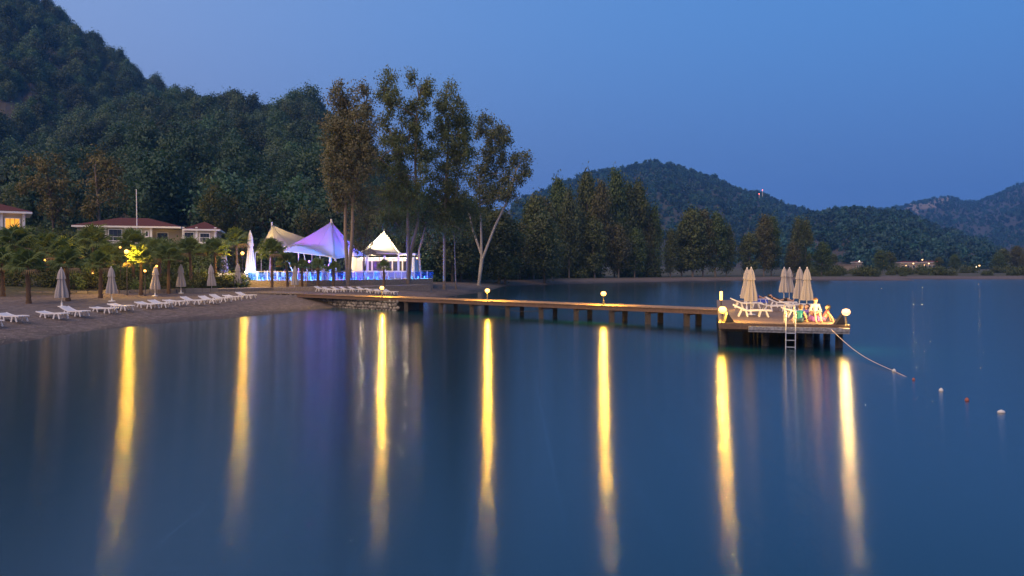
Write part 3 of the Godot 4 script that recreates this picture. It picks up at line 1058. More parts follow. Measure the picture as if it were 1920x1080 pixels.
func hills_and_woods() -> void:
	var dark := Color(0.05, 0.055, 0.035); var earth := Color(0.12, 0.09, 0.07)
	var massif := {"name": "hill", "d0": 300.0, "d1": 620.0, "px0": -1500.0, "px1": 620.0, "cols": 130, "foot": 14.0, "trees": 10.0, "curve": 0.95, "relief": 9.0, "wave": 120.0, "gully": 0.9, "ca": dark, "cb": earth,
		"ridge": [[-1500, 240], [-900, -20], [-400, -130], [-150, -110], [0, -50], [60, -12], [110, 22], [160, 64], [220, 106], [280, 152], [330, 176], [420, 240], [520, 320], [620, 470]]}
	var spur := {"name": "hill", "d0": 140.0, "d1": 430.0, "px0": -1300.0, "px1": 880.0, "cols": 150, "foot": 7.0, "trees": 12.5, "curve": 1.05, "relief": 7.0, "wave": 90.0, "gully": 0.8, "ca": dark, "cb": earth,
		"ridge": [[-1300, 380], [-600, 330], [-200, 300], [0, 265], [150, 215], [290, 178], [350, 182], [420, 186], [500, 193], [560, 178], [590, 185], [615, 212], [660, 255], [720, 310], [800, 380], [900, 440], [1060, 480]]}
	var east := {"name": "hill", "d0": 700.0, "d1": 1500.0, "px0": 820.0, "px1": 1760.0, "cols": 120, "foot": 6.0, "trees": 9.0, "curve": 0.9, "relief": 16.0, "wave": 260.0, "gully": 0.7, "ca": dark, "cb": Color(0.07, 0.07, 0.045),
		"ridge": [[820, 440], [900, 412], [1000, 362], [1060, 338], [1110, 321], [1160, 312], [1220, 302], [1260, 307], [1330, 328], [1380, 350], [1430, 362], [1480, 384], [1540, 396], [1620, 400], [1760, 470]]}
	var near_east := {"name": "hill", "d0": 480.0, "d1": 950.0, "px0": 1380.0, "px1": 1890.0, "cols": 80, "foot": 4.0, "trees": 6.0, "curve": 0.85, "relief": 9.0, "wave": 160.0, "gully": 0.7, "ca": dark, "cb": earth,
		"ridge": [[1380, 470], [1460, 420], [1530, 400], [1590, 388], [1640, 393], [1690, 397], [1730, 412], [1780, 434], [1840, 452], [1890, 475]]}
	var range_ := {"name": "hill", "d0": 1200.0, "d1": 2500.0, "px0": 1480.0, "px1": 2900.0, "cols": 120, "foot": 8.0, "trees": 6.0, "curve": 0.95, "relief": 22.0, "wave": 340.0, "gully": 0.8, "ca": dark, "cb": Color(0.10, 0.09, 0.075),
		"ridge": [[1480, 400], [1560, 388], [1620, 392], [1680, 388], [1720, 378], [1750, 372], [1775, 367], [1800, 376], [1825, 378], [1860, 366], [1890, 352], [1925, 340], [2050, 300], [2300, 290], [2900, 400]]}
	for h in [massif, spur, east, near_east, range_]: build_hill(h)
	# a pale outcrop of rock on the far range
	var rock := thing("rock_outcrop", "pale grey rock face near the top of the far range", "rock")
	for i in 46:
		var px := rng.randf_range(1700, 1775)
		var p := hill_point(range_, px, rng.randf_range(0.72, 0.95))
		var sh := Shape.new()
		sh.lathe([Vector2(rng.randf_range(5, 13), -6), Vector2(rng.randf_range(4, 9), rng.randf_range(2, 6)), Vector2(0.1, rng.randf_range(7, 13))], 6)
		obj("boulder", sh, M.stone_b, rock, Transform3D(Basis(Vector3.UP, rng.randf() * TAU), p))
	# pines: three shapes, instanced over the slopes; the nearest ones are things of their own
	var pines := []
	for k in 4:
		pines.append(make_tree(11.0, 4.2 + 0.5 * (k % 3), 0.2, 40, 60, 0.62, Color(1, 1, 1), 0.1, 0.2 + 0.1 * k))
	var low: Array = []
	for k in 2:
		low.append(make_tree(8.0, 3.4, 0.12, 14, 12, 2.2, Color(1, 1, 1), 0.1, 0.3))
	for spec in [[massif, 1900, -60.0, 420.0, 8.5, pines], [spur, 2600, -120.0, 860.0, 8.0, pines], [east, 5200, 960.0, 1640.0, 8.0, low], [near_east, 2600, 1400.0, 1880.0, 7.0, low], [range_, 4200, 1560.0, 1960.0, 8.0, low]]:
		var h: Dictionary = spec[0]
		var lists := {}
		var near := []
		for i in int(spec[1]):
			var px := rng.randf_range(spec[2], spec[3])
			var t := sqrt(lerpf(pow(h.d0 / h.d1, 2.0), 1.0, rng.randf()))
			t = (t * h.d1 - h.d0) / (h.d1 - h.d0)
			if i % 7 == 0: t = rng.randf_range(0.95, 1.02)
			var p := hill_point(h, px, t)
			if rough_noise.get_noise_2d(p.x * 2.2, p.z * 2.2) > 0.2 and i % 7: continue
			var sc: float = (0.52 + 0.85 * pow(rng.randf(), 1.7)) * (1.0 + 0.5 * rough_noise.get_noise_2d(p.x * 5.0 + 900.0, p.z * 5.0)) * spec[4] / 8.0
			var k: int = rng.randi() % spec[5].size()
			var g := rng.randf_range(0.45, 1.75)
			var c := Color(g * rng.randf_range(0.85, 1.35), g, g * rng.randf_range(0.8, 1.1))
			var xf := Transform3D(Basis(Vector3.UP, rng.randf() * TAU).scaled(Vector3(sc * 1.05, sc, sc * 1.05)), p - Vector3(0, 0.5, 0))
			if h == spur and -p.z < 245.0 and px > -20 and px < 640 and near.size() < 150:
				near.append([xf, k])
				continue
			if not lists.has(k): lists[k] = [[], []]
			lists[k][0].append(xf); lists[k][1].append(c)
		for k in lists:
			scatter("hillside_pines", spec[5][k][1], M.leaf_pine if spec[5] == pines else M.leaf_hazed, lists[k][0], lists[k][1], "dense dark green pine wood covering the hillside")
		for q in near:
			var o := tree_thing("pine_tree", "dark green pine at the foot of the steep wooded hillside", "pines at the foot of the hill", pines[q[1]], M.leaf_pine, M.bark_dark, q[0].origin, 1.0)
			o.scale = Vector3.ONE * q[0].basis.y.length() * rng.randf_range(1.0, 1.3)
	# two radio masts on the shoulder of the eastern hill
	for q in [[1422.0, 365.0, 394.0], [1428.0, 358.0, 394.0]]:
		var d := 1380.0
		var foot := pos_px(q[0], q[2], d)
		var hgt := height_at(q[1], d) - foot.y
		var t2 := thing("radio_mast", "thin %s radio mast with a red light on the far hill" % ("taller" if q[1] < 360 else "shorter"), "mast", foot)
		var s := Shape.new()
		for a in 3:
			var o := Vector3(cos(a * TAU / 3), 0, sin(a * TAU / 3)) * 0.8
			s.tube([o + Vector3(0, -8, 0), o * 0.4 + Vector3(0, hgt, 0)], [0.22, 0.16], 5)
		for a in 12:
			s.cube(Vector3(0, hgt * (a + 0.5) / 12.0, 0), Vector3(1.3, 0.16, 1.3) * lerpf(1.0, 0.45, a / 12.0))
		obj("lattice", s, M.white_paint, t2)
		s = Shape.new()
		s.lathe([Vector2(0.01, hgt), Vector2(0.5, hgt + 0.5), Vector2(0.5, hgt + 1.4), Vector2(0.01, hgt + 2)], 10)
		obj("beacon_light", s, M.bulb_red, t2)

const QC := Vector2(-10.0, 65.0)     # end of the stone causeway, front edge (x, distance)
const QU := Vector2(0.781, -0.625)   # direction of the walkway
const QN := Vector2(0.625, 0.781)    # across it, away from the camera
func q3(along: float, across: float, y: float) -> Vector3:
	var p := QC + QU * along + QN * across
	return Vector3(p.x, y, -p.y)

func quay_and_jetty() -> void:
	var t := thing("stone_causeway", "rubble stone causeway carrying the shore end of the jetty", "wall")
	# front line from the shore to the causeway's end
	var line := [Vector2(-33.0, 80.5), Vector2(-28.0, 79.6), Vector2(-21.3, 76.6), Vector2(-15.5, 70.0), Vector2(-10.0, 65.0)]
	var core := Shape.new()
	for i in line.size() - 1:
		var a: Vector2 = line[i]; var b: Vector2 = line[i + 1]
		var back := Vector2(1.7, 2.2) if i > 1 else Vector2(0.6, 3.4)
		var a3 := Vector3(a.x, 0, -a.y); var b3 := Vector3(b.x, 0, -b.y)
		var o := Vector3(back.x, 0, -back.y)
		var up := Vector3(0, 1.02, 0); var dn := Vector3(0, -1.0, 0)
		core.quad(a3 + dn, b3 + dn, b3 + up, a3 + up)
		core.quad(a3 + up, b3 + up, b3 + o + up, a3 + o + up)
		core.quad(b3 + o + dn, a3 + o + dn, a3 + o + up, b3 + o + up)
		if i == line.size() - 2: core.quad(b3 + dn, b3 + o + dn, b3 + o + up, b3 + up)
	obj("core", core, M.mortar, t)
	# coping
	for i in 2:
		var a: Vector2 = line[i]; var b: Vector2 = line[i + 1]
		var n := int(a.distance_to(b) / 0.8)
		for k in n:
			var p := a.lerp(b, (k + 0.5) / n)
			var dir := (b - a).normalized()
			var bas := Basis(Vector3(dir.x, 0, -dir.y), Vector3.UP, Vector3(dir.x, 0, -dir.y).cross(Vector3.UP))
			var sh := Shape.new()
			sh.box(Transform3D(bas, Vector3(p.x, 1.09, -p.y) - bas.z * 0.2), Vector3(a.distance_to(b) / n - 0.03, 0.13, 0.62))
			obj("coping_stone", sh, M.paving, t)
	# stones of the face, a few shapes shared
	var stones := []
	for k in 6:
		var sh := Shape.new()
		var pr := []
		for i in 5:
			var f := i / 4.0
			pr.append(Vector2(maxf(0.01, sin(PI * f)) * rng.randf_range(0.85, 1.1), -cos(PI * f)))
		sh.lathe(pr, 7)
		for i in sh.v.size():
			var q := sh.v[i]
			sh.v[i] = q * (1.0 + 0.22 * rough_noise.get_noise_3dv(q * 60.0 + Vector3(k * 31, 0, 0)))
		stones.append(sh.mesh())
	var count := 0
	for i in line.size() - 1:
		var a: Vector2 = line[i]; var b: Vector2 = line[i + 1]
		var dir := (b - a).normalized()
		var x3 := Vector3(dir.x, 0, -dir.y)
		var z3 := x3.cross(Vector3.UP)
		var n := int(a.distance_to(b) / 0.43)
		for row in 4:
			for k in n:
				var p := a.lerp(b, (k + 0.5 + 0.5 * (row % 2) + rng.randf_range(-0.25, 0.25)) / n)
				var y := -0.05 + 0.29 * row + rng.randf_range(-0.05, 0.05)
				if y + 0.1 < ground_y(p.x, p.y) or count > 298: continue
				count += 1
				var sc := Vector3(rng.randf_range(0.17, 0.27), rng.randf_range(0.12, 0.17), rng.randf_range(0.09, 0.14))
				var bas := Basis(x3, Vector3.UP, z3) * Basis(Vector3(0, 0, 1), rng.randf_range(-0.4, 0.4)) * Basis.from_scale(sc)
				obj("stone", stones[rng.randi() % 6], M[["stone_a", "stone_b", "stone_c", "stone_a", "stone_b"][rng.randi() % 5]], t, Transform3D(bas, Vector3(p.x, y, -p.y)))
	# timber walkway
	var j := thing("jetty_walkway", "long narrow timber walkway on dark piles over the water", "jetty")
	var planks := Shape.new()
	var L0 := -14.5
	var L1 := 29.8
	var x := L0
	while x < L1:
		var e := -0.09 + rng.randf_range(-0.035, 0.03)
		var dy := DECK + rng.randf_range(-0.006, 0.006)
		var tone := rng.randf_range(0.7, 1.12)
		planks.col = Color(tone, tone * rng.randf_range(0.95, 1.02), tone * rng.randf_range(0.92, 1.04))
		planks.quad(q3(x, e, dy), q3(x + 0.132, e, dy), q3(x + 0.132, 2.48, dy), q3(x, 2.48, dy))
		planks.quad(q3(x, e, DECK - 0.04), q3(x + 0.132, e, DECK - 0.04), q3(x + 0.132, e, dy), q3(x, e, dy))
		planks.quad(q3(x + 0.132, -0.08, DECK), q3(x + 0.132, -0.08, DECK - 0.04), q3(x + 0.132, 2.48, DECK - 0.04), q3(x + 0.132, 2.48, DECK))
		x += 0.142
	tag(obj("planks", planks, M.wood, j), "", "", "", "stuff")
	for ac in [0.02, 2.38]:
		var f := Shape.new()
		f.bar(q3(L0, ac, DECK - 0.18), q3(L1, ac, DECK - 0.18), 0.09, 0.27)
		obj("edge_beam", f, M.fascia, j)
	for ac in [0.8, 1.6]:
		var f := Shape.new()
		f.bar(q3(0.2, ac, DECK - 0.17), q3(L1, ac, DECK - 0.17), 0.1, 0.2)
		obj("joist", f, M.fascia, j)
	# piles where the photograph shows them
	for px in [757.0, 822.0, 880.0, 947.0, 1010.0, 1076.0, 1143.0, 1211.0, 1284.0]:
		var r := dir_of(px)
		var s := (QC.x - r * QC.y) / (r * QU.y - QU.x)
		for ac in [0.3, 2.1]:
			var sh := Shape.new()
			sh.cube(q3(s, ac, -0.6), Vector3(0.34, 3.0, 0.34))
			obj("pile", sh, M.pile, j)
		var sh2 := Shape.new()
		sh2.bar(q3(s, 0.1, DECK - 0.36), q3(s, 2.3, DECK - 0.36), 0.22, 0.18)
		obj("cross_beam", sh2, M.fascia, j)
	# a slack cable under the walkway
	var cable := Shape.new()
	var pts := []
	var rr := []
	for i in 15:
		var f := i / 14.0
		pts.append(q3(lerpf(10.5, 16.5, f), 0.25, DECK - 0.36 - 0.35 * sin(PI * f)))
		rr.append(0.02)
	cable.tube(pts, rr, 5)
	obj("cable", cable, M.dark_frame, j)
	# lamps standing on its near edge
	var spots := [[714.0, "golden bollard lamp at the shore end of the jetty by the loungers"], [912.0, "golden bollard lamp on the walkway, first beyond the stone causeway"], [1130.0, "golden bollard lamp on the walkway, midway between causeway and bathing platform"]]
	for q in spots:
		var r := dir_of(q[0])
		var s := (QC.x - r * QC.y) / (r * QU.y - QU.x)
		deck_lamp(q[1], q3(s, 0.12, DECK), 0.78, 0.0, 66.0)

# platform frame: origin front left corner
const PO := Vector2(10.0, 36.0)
const PA := Vector2(0.965, -0.26)
const PB := Vector2(0.26, 0.965)
const PW := 5.85
const PL := 25.5
func pf(a: float, b: float, y := DECK) -> Vector3:
	var p := PO + PA * a + PB * b
	return Vector3(p.x, y, -p.y)

func platform_things() -> void:
	var t := thing("bathing_platform", "broad timber bathing platform on piles at the end of the jetty", "platform")
	var pl := Shape.new()
	var b := 0.0
	while b < PL:
		var tone := rng.randf_range(0.7, 1.12)
		pl.col = Color(tone, tone * rng.randf_range(0.95, 1.02), tone * rng.randf_range(0.92, 1.04))
		pl.quad(pf(0, b), pf(PW, b), pf(PW, b + 0.134), pf(0, b + 0.134))
		pl.quad(pf(0, b, DECK - 0.04), pf(PW, b, DECK - 0.04), pf(PW, b), pf(0, b))
		pl.quad(pf(PW, b + 0.134), pf(PW, b + 0.134, DECK - 0.04), pf(0, b + 0.134, DECK - 0.04), pf(0, b + 0.134))
		b += 0.145
	tag(obj("planks", pl, M.wood, t), "", "", "", "stuff")
	for q in [[[0, 0.05], [PW, 0.05]], [[0, PL], [PW, PL]], [[0.05, 0.1], [0.05, PL - 0.05]], [[PW - 0.05, 0.1], [PW - 0.05, PL - 0.05]]]:
		var f := Shape.new()
		f.bar(pf(q[0][0], q[0][1], DECK - 0.17), pf(q[1][0], q[1][1], DECK - 0.17), 0.1, 0.25)
		obj("edge_beam", f, M.fascia, t)
	for i in 4:
		var f := Shape.new()
		f.bar(pf(0.9 + i * 1.35, 0.15, DECK - 0.17), pf(0.9 + i * 1.35, PL - 0.1, DECK - 0.17), 0.12, 0.24)
		obj("joist", f, M.fascia, t)
	var k := 1.1
	while k < PL:
		for a in [0.25, 2.2, 4.2, PW - 0.3]:
			var sh := Shape.new()
			sh.tube([pf(a, k, -2.0), pf(a, k, DECK - 0.5)], [0.19, 0.17], 10)
			obj("pile", sh, M.pile, t)
		var f := Shape.new()
		f.bar(pf(0.1, k, DECK - 0.4), pf(PW - 0.1, k, DECK - 0.4), 0.24, 0.2)
		obj("cross_beam", f, M.fascia, t)
		k += 4.0
	# grey fender under the front edge
	var s := Shape.new()
	s.bar(pf(1.35, -0.14, DECK - 0.22), pf(PW - 0.05, -0.14, DECK - 0.22), 0.2, 0.16)
	s.bar(pf(1.35, -0.1, DECK - 0.36), pf(PW - 0.05, -0.1, DECK - 0.36), 0.14, 0.1)
	obj("fender", s, M.pontoon, t)
	# ladder
	var ld := thing("bathing_ladder", "steel bathing ladder hooked over the platform's front edge", "ladder")
	for a in [3.02, 3.44]:
		s = Shape.new()
		s.tube([pf(a, 0.55, DECK + 0.02), pf(a, 0.5, DECK + 0.75), pf(a, 0.35, DECK + 0.9), pf(a, 0.0, DECK + 0.85), pf(a, -0.32, DECK + 0.5), pf(a, -0.34, -1.1)], [0.024, 0.024, 0.024, 0.024, 0.024, 0.024], 8)
		obj("rail", s, M.steel, ld)
	for y in [0.75, 0.42, 0.1, -0.2]:
		s = Shape.new()
		s.bar(pf(3.02, -0.34, y), pf(3.44, -0.34, y), 0.07, 0.03)
		obj("rung", s, M.steel, ld)
	# lamps
	deck_lamp("golden bollard lamp on the corner of the bathing platform beside the walkway side", pf(0.16, 0.25), 0.58, 0.0, 34.0, 1.0)
	deck_lamp("tall golden tube lamp where the walkway meets the bathing platform", pf(0.2, 11.2), 0.72, 0.42, 32.0)
	deck_lamp("pale gold bollard lamp on the platform corner near the rope", pf(PW - 0.14, 0.25), 0.55, 0.0, 28.0, -1.0, "bulb_warm", Color(1.0, 0.62, 0.18))
	# loungers: head to the left
	var turn := atan2(PA.y, PA.x)
	var spots := [[1.75, 5.0, 0.0, 0.33, "white plastic sun lounger on the platform under the foremost closed parasol"], [1.8, 13.4, 0.05, 0.33, "white plastic sun lounger on the platform beside the second parasol from the walkway"],
		[3.35, 10.4, 0.12, 0.2, "low white plastic sun lounger in the middle of the platform"], [4.1, 15.2, -0.05, 0.36, "white plastic sun lounger with raised back at the middle of the platform"],
		[4.25, 5.0, 0.06, 0.2, "white plastic sun lounger behind the group of people on the platform"], [4.7, 12.2, -0.03, 0.25, "white plastic sun lounger by the pair of parasols above the ladder"],
		[2.6, 19.5, 0.05, 0.3, "white plastic sun lounger with a blue towel at the back of the platform"]]
	for q in spots:
		var o := lounger("sun_lounger", q[4], "sun loungers on the bathing platform", q[3])
		o.position = pf(q[0], q[1], DECK + 0.005)
		o.rotation.y = turn + q[2]
		o.scale = Vector3.ONE * 1.04
	# parasols
	var proto := parasol("closed_parasol", "closed beige parasol on the platform beside the foremost lounger", "closed parasols on the bathing platform", M.canvas, 2.62, 0.30, 0.78)
	proto.position = pf(1.75, 6.2)
	for q in [[1.7, 10.2, "closed beige parasol on the platform behind the foremost one"], [4.85, 22.0, "closed beige parasol in the pair at the far end of the platform"], [5.25, 22.3, "closed beige parasol in the pair at the far end of the platform"], [4.75, 10.6, "closed beige parasol above the ladder, the one further back"], [4.9, 8.3, "closed beige parasol above the ladder, close to the seated people"]]:
		dup(proto, pf(q[0], q[1]), rng.randf() * TAU, rng.randf_range(0.985, 1.01), q[2])
	# towel on the back lounger
	s = Shape.new()
	for i in 10:
		s.quad(Vector3(-0.1 + i * 0.1, 0.0, 0.36), Vector3(i * 0.1, 0.0, 0.36), Vector3(i * 0.1, 0.0, -0.36), Vector3(-0.1 + i * 0.1, 0.0, -0.36))
		s.quad(Vector3(-0.1 + i * 0.1, -0.3, 0.37), Vector3(i * 0.1, -0.3, 0.37), Vector3(i * 0.1, 0.0, 0.36), Vector3(-0.1 + i * 0.1, 0.0, 0.36))
	var tw := obj("beach_towel", s, M.cloth_blue, self, Transform3D(Basis(Vector3.UP, turn + 0.05), pf(2.6, 19.5, DECK + 0.4)))
	tag(tw, "blue beach towel hanging over the lounger at the back of the platform", "towel")
	# people
	var tan_ := Color(0.42, 0.24, 0.15)
	var fair := Color(0.55, 0.34, 0.24)
	var sit_stool := {"hip": Vector3(0, 0.42, 0), "chest": Vector3(0, 0.78, 0.05), "head": Vector3(0, 1.06, 0.09), "elbow_l": Vector3(-0.24, 0.55, 0.12), "elbow_r": Vector3(0.24, 0.55, 0.12), "hand_l": Vector3(-0.1, 0.5, 0.33), "hand_r": Vector3(0.1, 0.5, 0.33), "knee_l": Vector3(-0.1, 0.44, 0.42), "knee_r": Vector3(0.12, 0.44, 0.42), "foot_l": Vector3(-0.06, 0.06, 0.5), "foot_r": Vector3(0.2, 0.06, 0.46), "sleeves": true}
	var sit_low := {"hip": Vector3(0, 0.12, 0), "chest": Vector3(0, 0.46, 0.08), "head": Vector3(0, 0.74, 0.14), "elbow_l": Vector3(-0.26, 0.24, 0.12), "elbow_r": Vector3(0.26, 0.24, 0.12), "hand_l": Vector3(-0.16, 0.28, 0.38), "hand_r": Vector3(0.16, 0.28, 0.38), "knee_l": Vector3(-0.14, 0.42, 0.36), "knee_r": Vector3(0.14, 0.42, 0.36), "foot_l": Vector3(-0.12, 0.05, 0.56), "foot_r": Vector3(0.12, 0.05, 0.56)}
	var lean_back := {"hip": Vector3(0, 0.12, 0), "chest": Vector3(0, 0.42, -0.16), "head": Vector3(0, 0.7, -0.2), "elbow_l": Vector3(-0.26, 0.24, -0.34), "elbow_r": Vector3(0.26, 0.24, -0.34), "hand_l": Vector3(-0.3, 0.05, -0.4), "hand_r": Vector3(0.3, 0.05, -0.4), "knee_l": Vector3(-0.12, 0.36, 0.4), "knee_r": Vector3(0.12, 0.3, 0.42), "foot_l": Vector3(-0.12, 0.05, 0.66), "foot_r": Vector3(0.14, 0.05, 0.74)}
	var lying := {"hip": Vector3(0, 0.12, 0), "chest": Vector3(0, 0.26, -0.36), "head": Vector3(0, 0.42, -0.62), "right": Vector3(1, 0, 0), "elbow_l": Vector3(-0.26, 0.14, -0.12), "elbow_r": Vector3(0.26, 0.14, -0.12), "hand_l": Vector3(-0.2, 0.14, 0.12), "hand_r": Vector3(0.2, 0.14, 0.12), "knee_l": Vector3(-0.1, 0.26, 0.42), "knee_r": Vector3(0.1, 0.14, 0.44), "foot_l": Vector3(-0.1, 0.08, 0.82), "foot_r": Vector3(0.12, 0.08, 0.86), "toe": Vector3(0, 0.13, 0.05)}
	var front := atan2(-PB.x, PB.y)   # facing the camera side
	var stool := Shape.new()
	stool.lathe([Vector2(0.01, 0.0), Vector2(0.24, 0.0), Vector2(0.29, 0.08), Vector2(0.29, 0.22), Vector2(0.22, 0.3), Vector2(0.01, 0.31)], 18)
	tag(obj("floor_cushion", stool, M.cloth_purple, self, Transform3D(Basis(), pf(4.55, 1.9, DECK + 0.002))), "round purple cushion under the person in the white top", "cushion")
	person("person in a white top sitting with bare legs on a purple cushion", pf(4.55, 1.85, DECK - 0.01), front + 0.1, sit_stool, fair, Color(0.5, 0.48, 0.48), Color(0.4, 0.24, 0.25), "hair_brown", true)
	person("person in a teal top sitting on the deck with their back to the water", pf(3.75, 1.0, DECK), front + PI - 0.5, sit_low, tan_, Color(0.01, 0.22, 0.24), Color(0.02, 0.06, 0.10), "hair_brown", false)
	person("person in purple and blue leaning back on the deck between their companions", pf(4.1, 2.4, DECK), front - 0.9, lean_back, fair, Color(0.12, 0.08, 0.40), Color(0.06, 0.05, 0.30), "hair_brown", false)
	person("person with long dark hair in an orange pink top sitting sideways", pf(4.98, 2.2, DECK), front - 1.5, lean_back, tan_, Color(0.48, 0.14, 0.12), Color(0.30, 0.08, 0.22), "hair_dark", true)
	person("person in blue lying on the lounger at the back of the platform", pf(2.45, 19.5, DECK + 0.33), turn + PI / 2 + 0.05, lying, tan_, Color(0.03, 0.08, 0.40), Color(0.02, 0.05, 0.3), "hair_dark", false)
	person("person in dark swimwear lying on the lounger with the raised back", pf(4.0, 15.2, DECK + 0.34), turn + PI / 2, lying, tan_, Color(0.03, 0.025, 0.03), Color(0.03, 0.025, 0.03), "hair_dark", false)
	# rope and floats
	var line := [pf(5.0, -0.25, DECK - 0.2)]
	var px := [[1558.0, 622.0], [1600.0, 650.0], [1640.0, 677.0], [1676.0, 695.0], [1717.0, 713.0], [1768.0, 733.0], [1818.0, 751.0], [1882.0, 774.0], [1935.0, 795.0]]
	var rope := []
	var a0: Vector3 = line[0]
	var e0 := on_plane(1676, 695, 0.03)
	for i in 15:
		var f := i / 14.0
		var p := a0.lerp(e0, f)
		p.y = lerpf(a0.y, e0.y, f) - 0.22 * sin(PI * f)
		rope.append(Vector3(p.x, maxf(0.03, p.y), p.z))
	for i in range(4, 9): rope.append(on_plane(px[i][0], px[i][1], 0.0 if i > 3 else 0.03) - Vector3(0, 0.03, 0))
	var rad := []
	for i in rope.size(): rad.append(0.012)
	s = Shape.new()
	s.tube(rope, rad, 6)
	tag(obj("float_rope", s, M.rope, self), "pale rope running from the platform out to the line of floats", "rope")
	var fl := [[1679, 697, "buoy_white", 0.07, "round white float where the rope meets the water"], [1716, 713, "buoy_red", 0.05, "small red float next after the round white float"], [1768, 734, "buoy_white", 0.068, "white float between the two red floats"], [1817, 752, "buoy_red", 0.06, "larger red float between two white floats"], [1882, 775, "buoy_white", 0.065, "oblong white float at the outer end of the rope"]]
	for q in fl:
		s = Shape.new()
		var r: float = q[3]
		s.lathe([Vector2(0.01, -r), Vector2(r * 0.7, -r * 0.7), Vector2(r, 0), Vector2(r * 0.7, r * 0.7), Vector2(0.02, r)], 14)
		s.tube([Vector3(0, r * 0.9, 0), Vector3(0, r * 1.2, 0)], [0.018, 0.018], 8)
		var bas := Basis() if q[1] < 770 else Basis.from_scale(Vector3(1.7, 0.8, 1.0))
		var at := on_plane(q[0], q[1], 0.0)
		tag(obj("float_buoy", s, M[q[2]], self, Transform3D(bas, at + Vector3(0, r * 0.25, 0))), q[4], "buoy", "floats on the rope")

const ORDER := ["first", "second", "third", "fourth", "fifth", "sixth", "seventh", "eighth", "ninth", "tenth", "eleventh", "twelfth", "thirteenth", "fourteenth"]

func beach_things() -> void:
	var lg := "sun loungers in a row on the beach"
	var spots := [[22, 604], [-20, 614], [100, 599], [137, 593], [200, 589], [224, 583], [279, 580], [306, 577], [332, 574.5], [357, 571.5], [389, 569], [410, 566], [440, 563], [461, 560]]
	var proto: Node3D = null
	for q in spots:
		var at := on_ground(q[0], q[1])
		if proto == null:
			proto = lounger("sun_lounger", "white plastic sun lounger on the sand below the promenade", lg, 0.2)
			proto.position = at
			proto.rotation.y = -0.35
		else:
			var o := lounger("sun_lounger", "-", lg, rng.randf_range(0.1, 0.34))
			o.position = at + Vector3(rng.randf_range(-0.25, 0.25), 0, 0)
			o.rotation.y = -0.35 + rng.randf_range(-0.2, 0.16)
	for i in spots.size():
		var o: Node3D = get_node("sun_lounger_%03d" % (7 + i))
		o.set_meta("label", "white plastic sun lounger on the sand, %s along the row from the causeway" % ORDER[[12, 13, 11, 10, 9, 8, 7, 6, 5, 4, 3, 2, 1, 0][i]])
	var peb := Shape.new()
	peb.lathe([Vector2(0.01, -0.5), Vector2(0.8, -0.25), Vector2(1.0, 0.1), Vector2(0.6, 0.5), Vector2(0.01, 0.6)], 6)
	var places := []
	var tones := []
	for i in 900:
		var d := rng.randf_range(34, 76)
		var k := 3
		while k < 9 and shore[k + 1].y < d: k += 1
		var x := lerpf(shore[k].x, shore[k + 1].x, (d - shore[k].y) / (shore[k + 1].y - shore[k].y)) - absf(rng.randfn()) * (1.6 if i % 3 else 6.0)
		var y := ground_y(x, d)
		if y < -0.03: continue
		var sc := rng.randf_range(0.015, 0.055) * (1.6 if i % 40 == 0 else 1.0)
		places.append(Transform3D(Basis(Vector3.UP, rng.randf() * TAU).scaled(Vector3(sc * 1.3, sc * 0.7, sc)), Vector3(x, y, -d)))
		var g := rng.randf_range(0.5, 1.3)
		tones.append(Color(g, g * 0.97, g * 0.93))
	scatter("beach_pebbles", peb.mesh(), M.pebble, places, tones, "small grey pebbles and bits of wrack along the wet edge of the beach")
	get_node("beach_pebbles").set_meta("category", "pebbles")
	var second: Node3D = null
	for i in 9:
		var px := 604.0 + i * 16.0
		var at := on_ground_d(px, 86.0 + rng.randf_range(-1.2, 1.6) + i * 0.25)
		if second == null:
			second = lounger("sun_lounger", "white plastic sun lounger behind the causeway, first counted towards the shore-end bollard lamp", "sun loungers behind the causeway", 0.34)
			second.position = at
			second.rotation.y = -0.4
		else:
			dup(second, at, -0.4 + rng.randf_range(-0.25, 0.25), 1.0, "white plastic sun lounger behind the causeway, %s counted towards the shore-end bollard lamp" % ORDER[i])
	var ug := "closed parasols along the beach"
	var up: Node3D = null
	for q in [[115, 576, 503], [209, 566, 501], [290, 556, 500], [339, 551, 497], [397, 548, 497], [446, 543, 495], [552, 545, 500], [608, 542, 497], [655, 541, 495]]:
		var at := on_ground(q[0], q[1])
		var h := height_at(q[2], -at.z) - at.y
		if up == null:
			up = parasol("closed_parasol", "closed grey parasol standing in the sand beside white loungers", ug, M.canvas, 2.6, 0.33, 0.62)
			up.position = at
			up.scale = Vector3.ONE * h / 2.6
		else:
			var o := dup(up, at, rng.randf() * TAU, clampf(h / 2.6, 0.85, 1.2))
			o.rotation.x = rng.randf_range(-0.03, 0.03)
			o.rotation.z = rng.randf_range(-0.03, 0.03)
			if q[0] < 500: o.set_meta("label", "closed grey parasol on the beach, %s along from the causeway" % ORDER[{209: 4, 290: 3, 339: 2, 397: 1, 446: 0}[q[0]]])
			else: o.set_meta("label", "closed grey parasol before the blue balustrade, %s from the tall bar trees" % ORDER[{552: 2, 608: 1, 655: 0}[q[0]]])
	up.set_meta("label", "closed grey parasol on the beach, sixth along from the causeway")

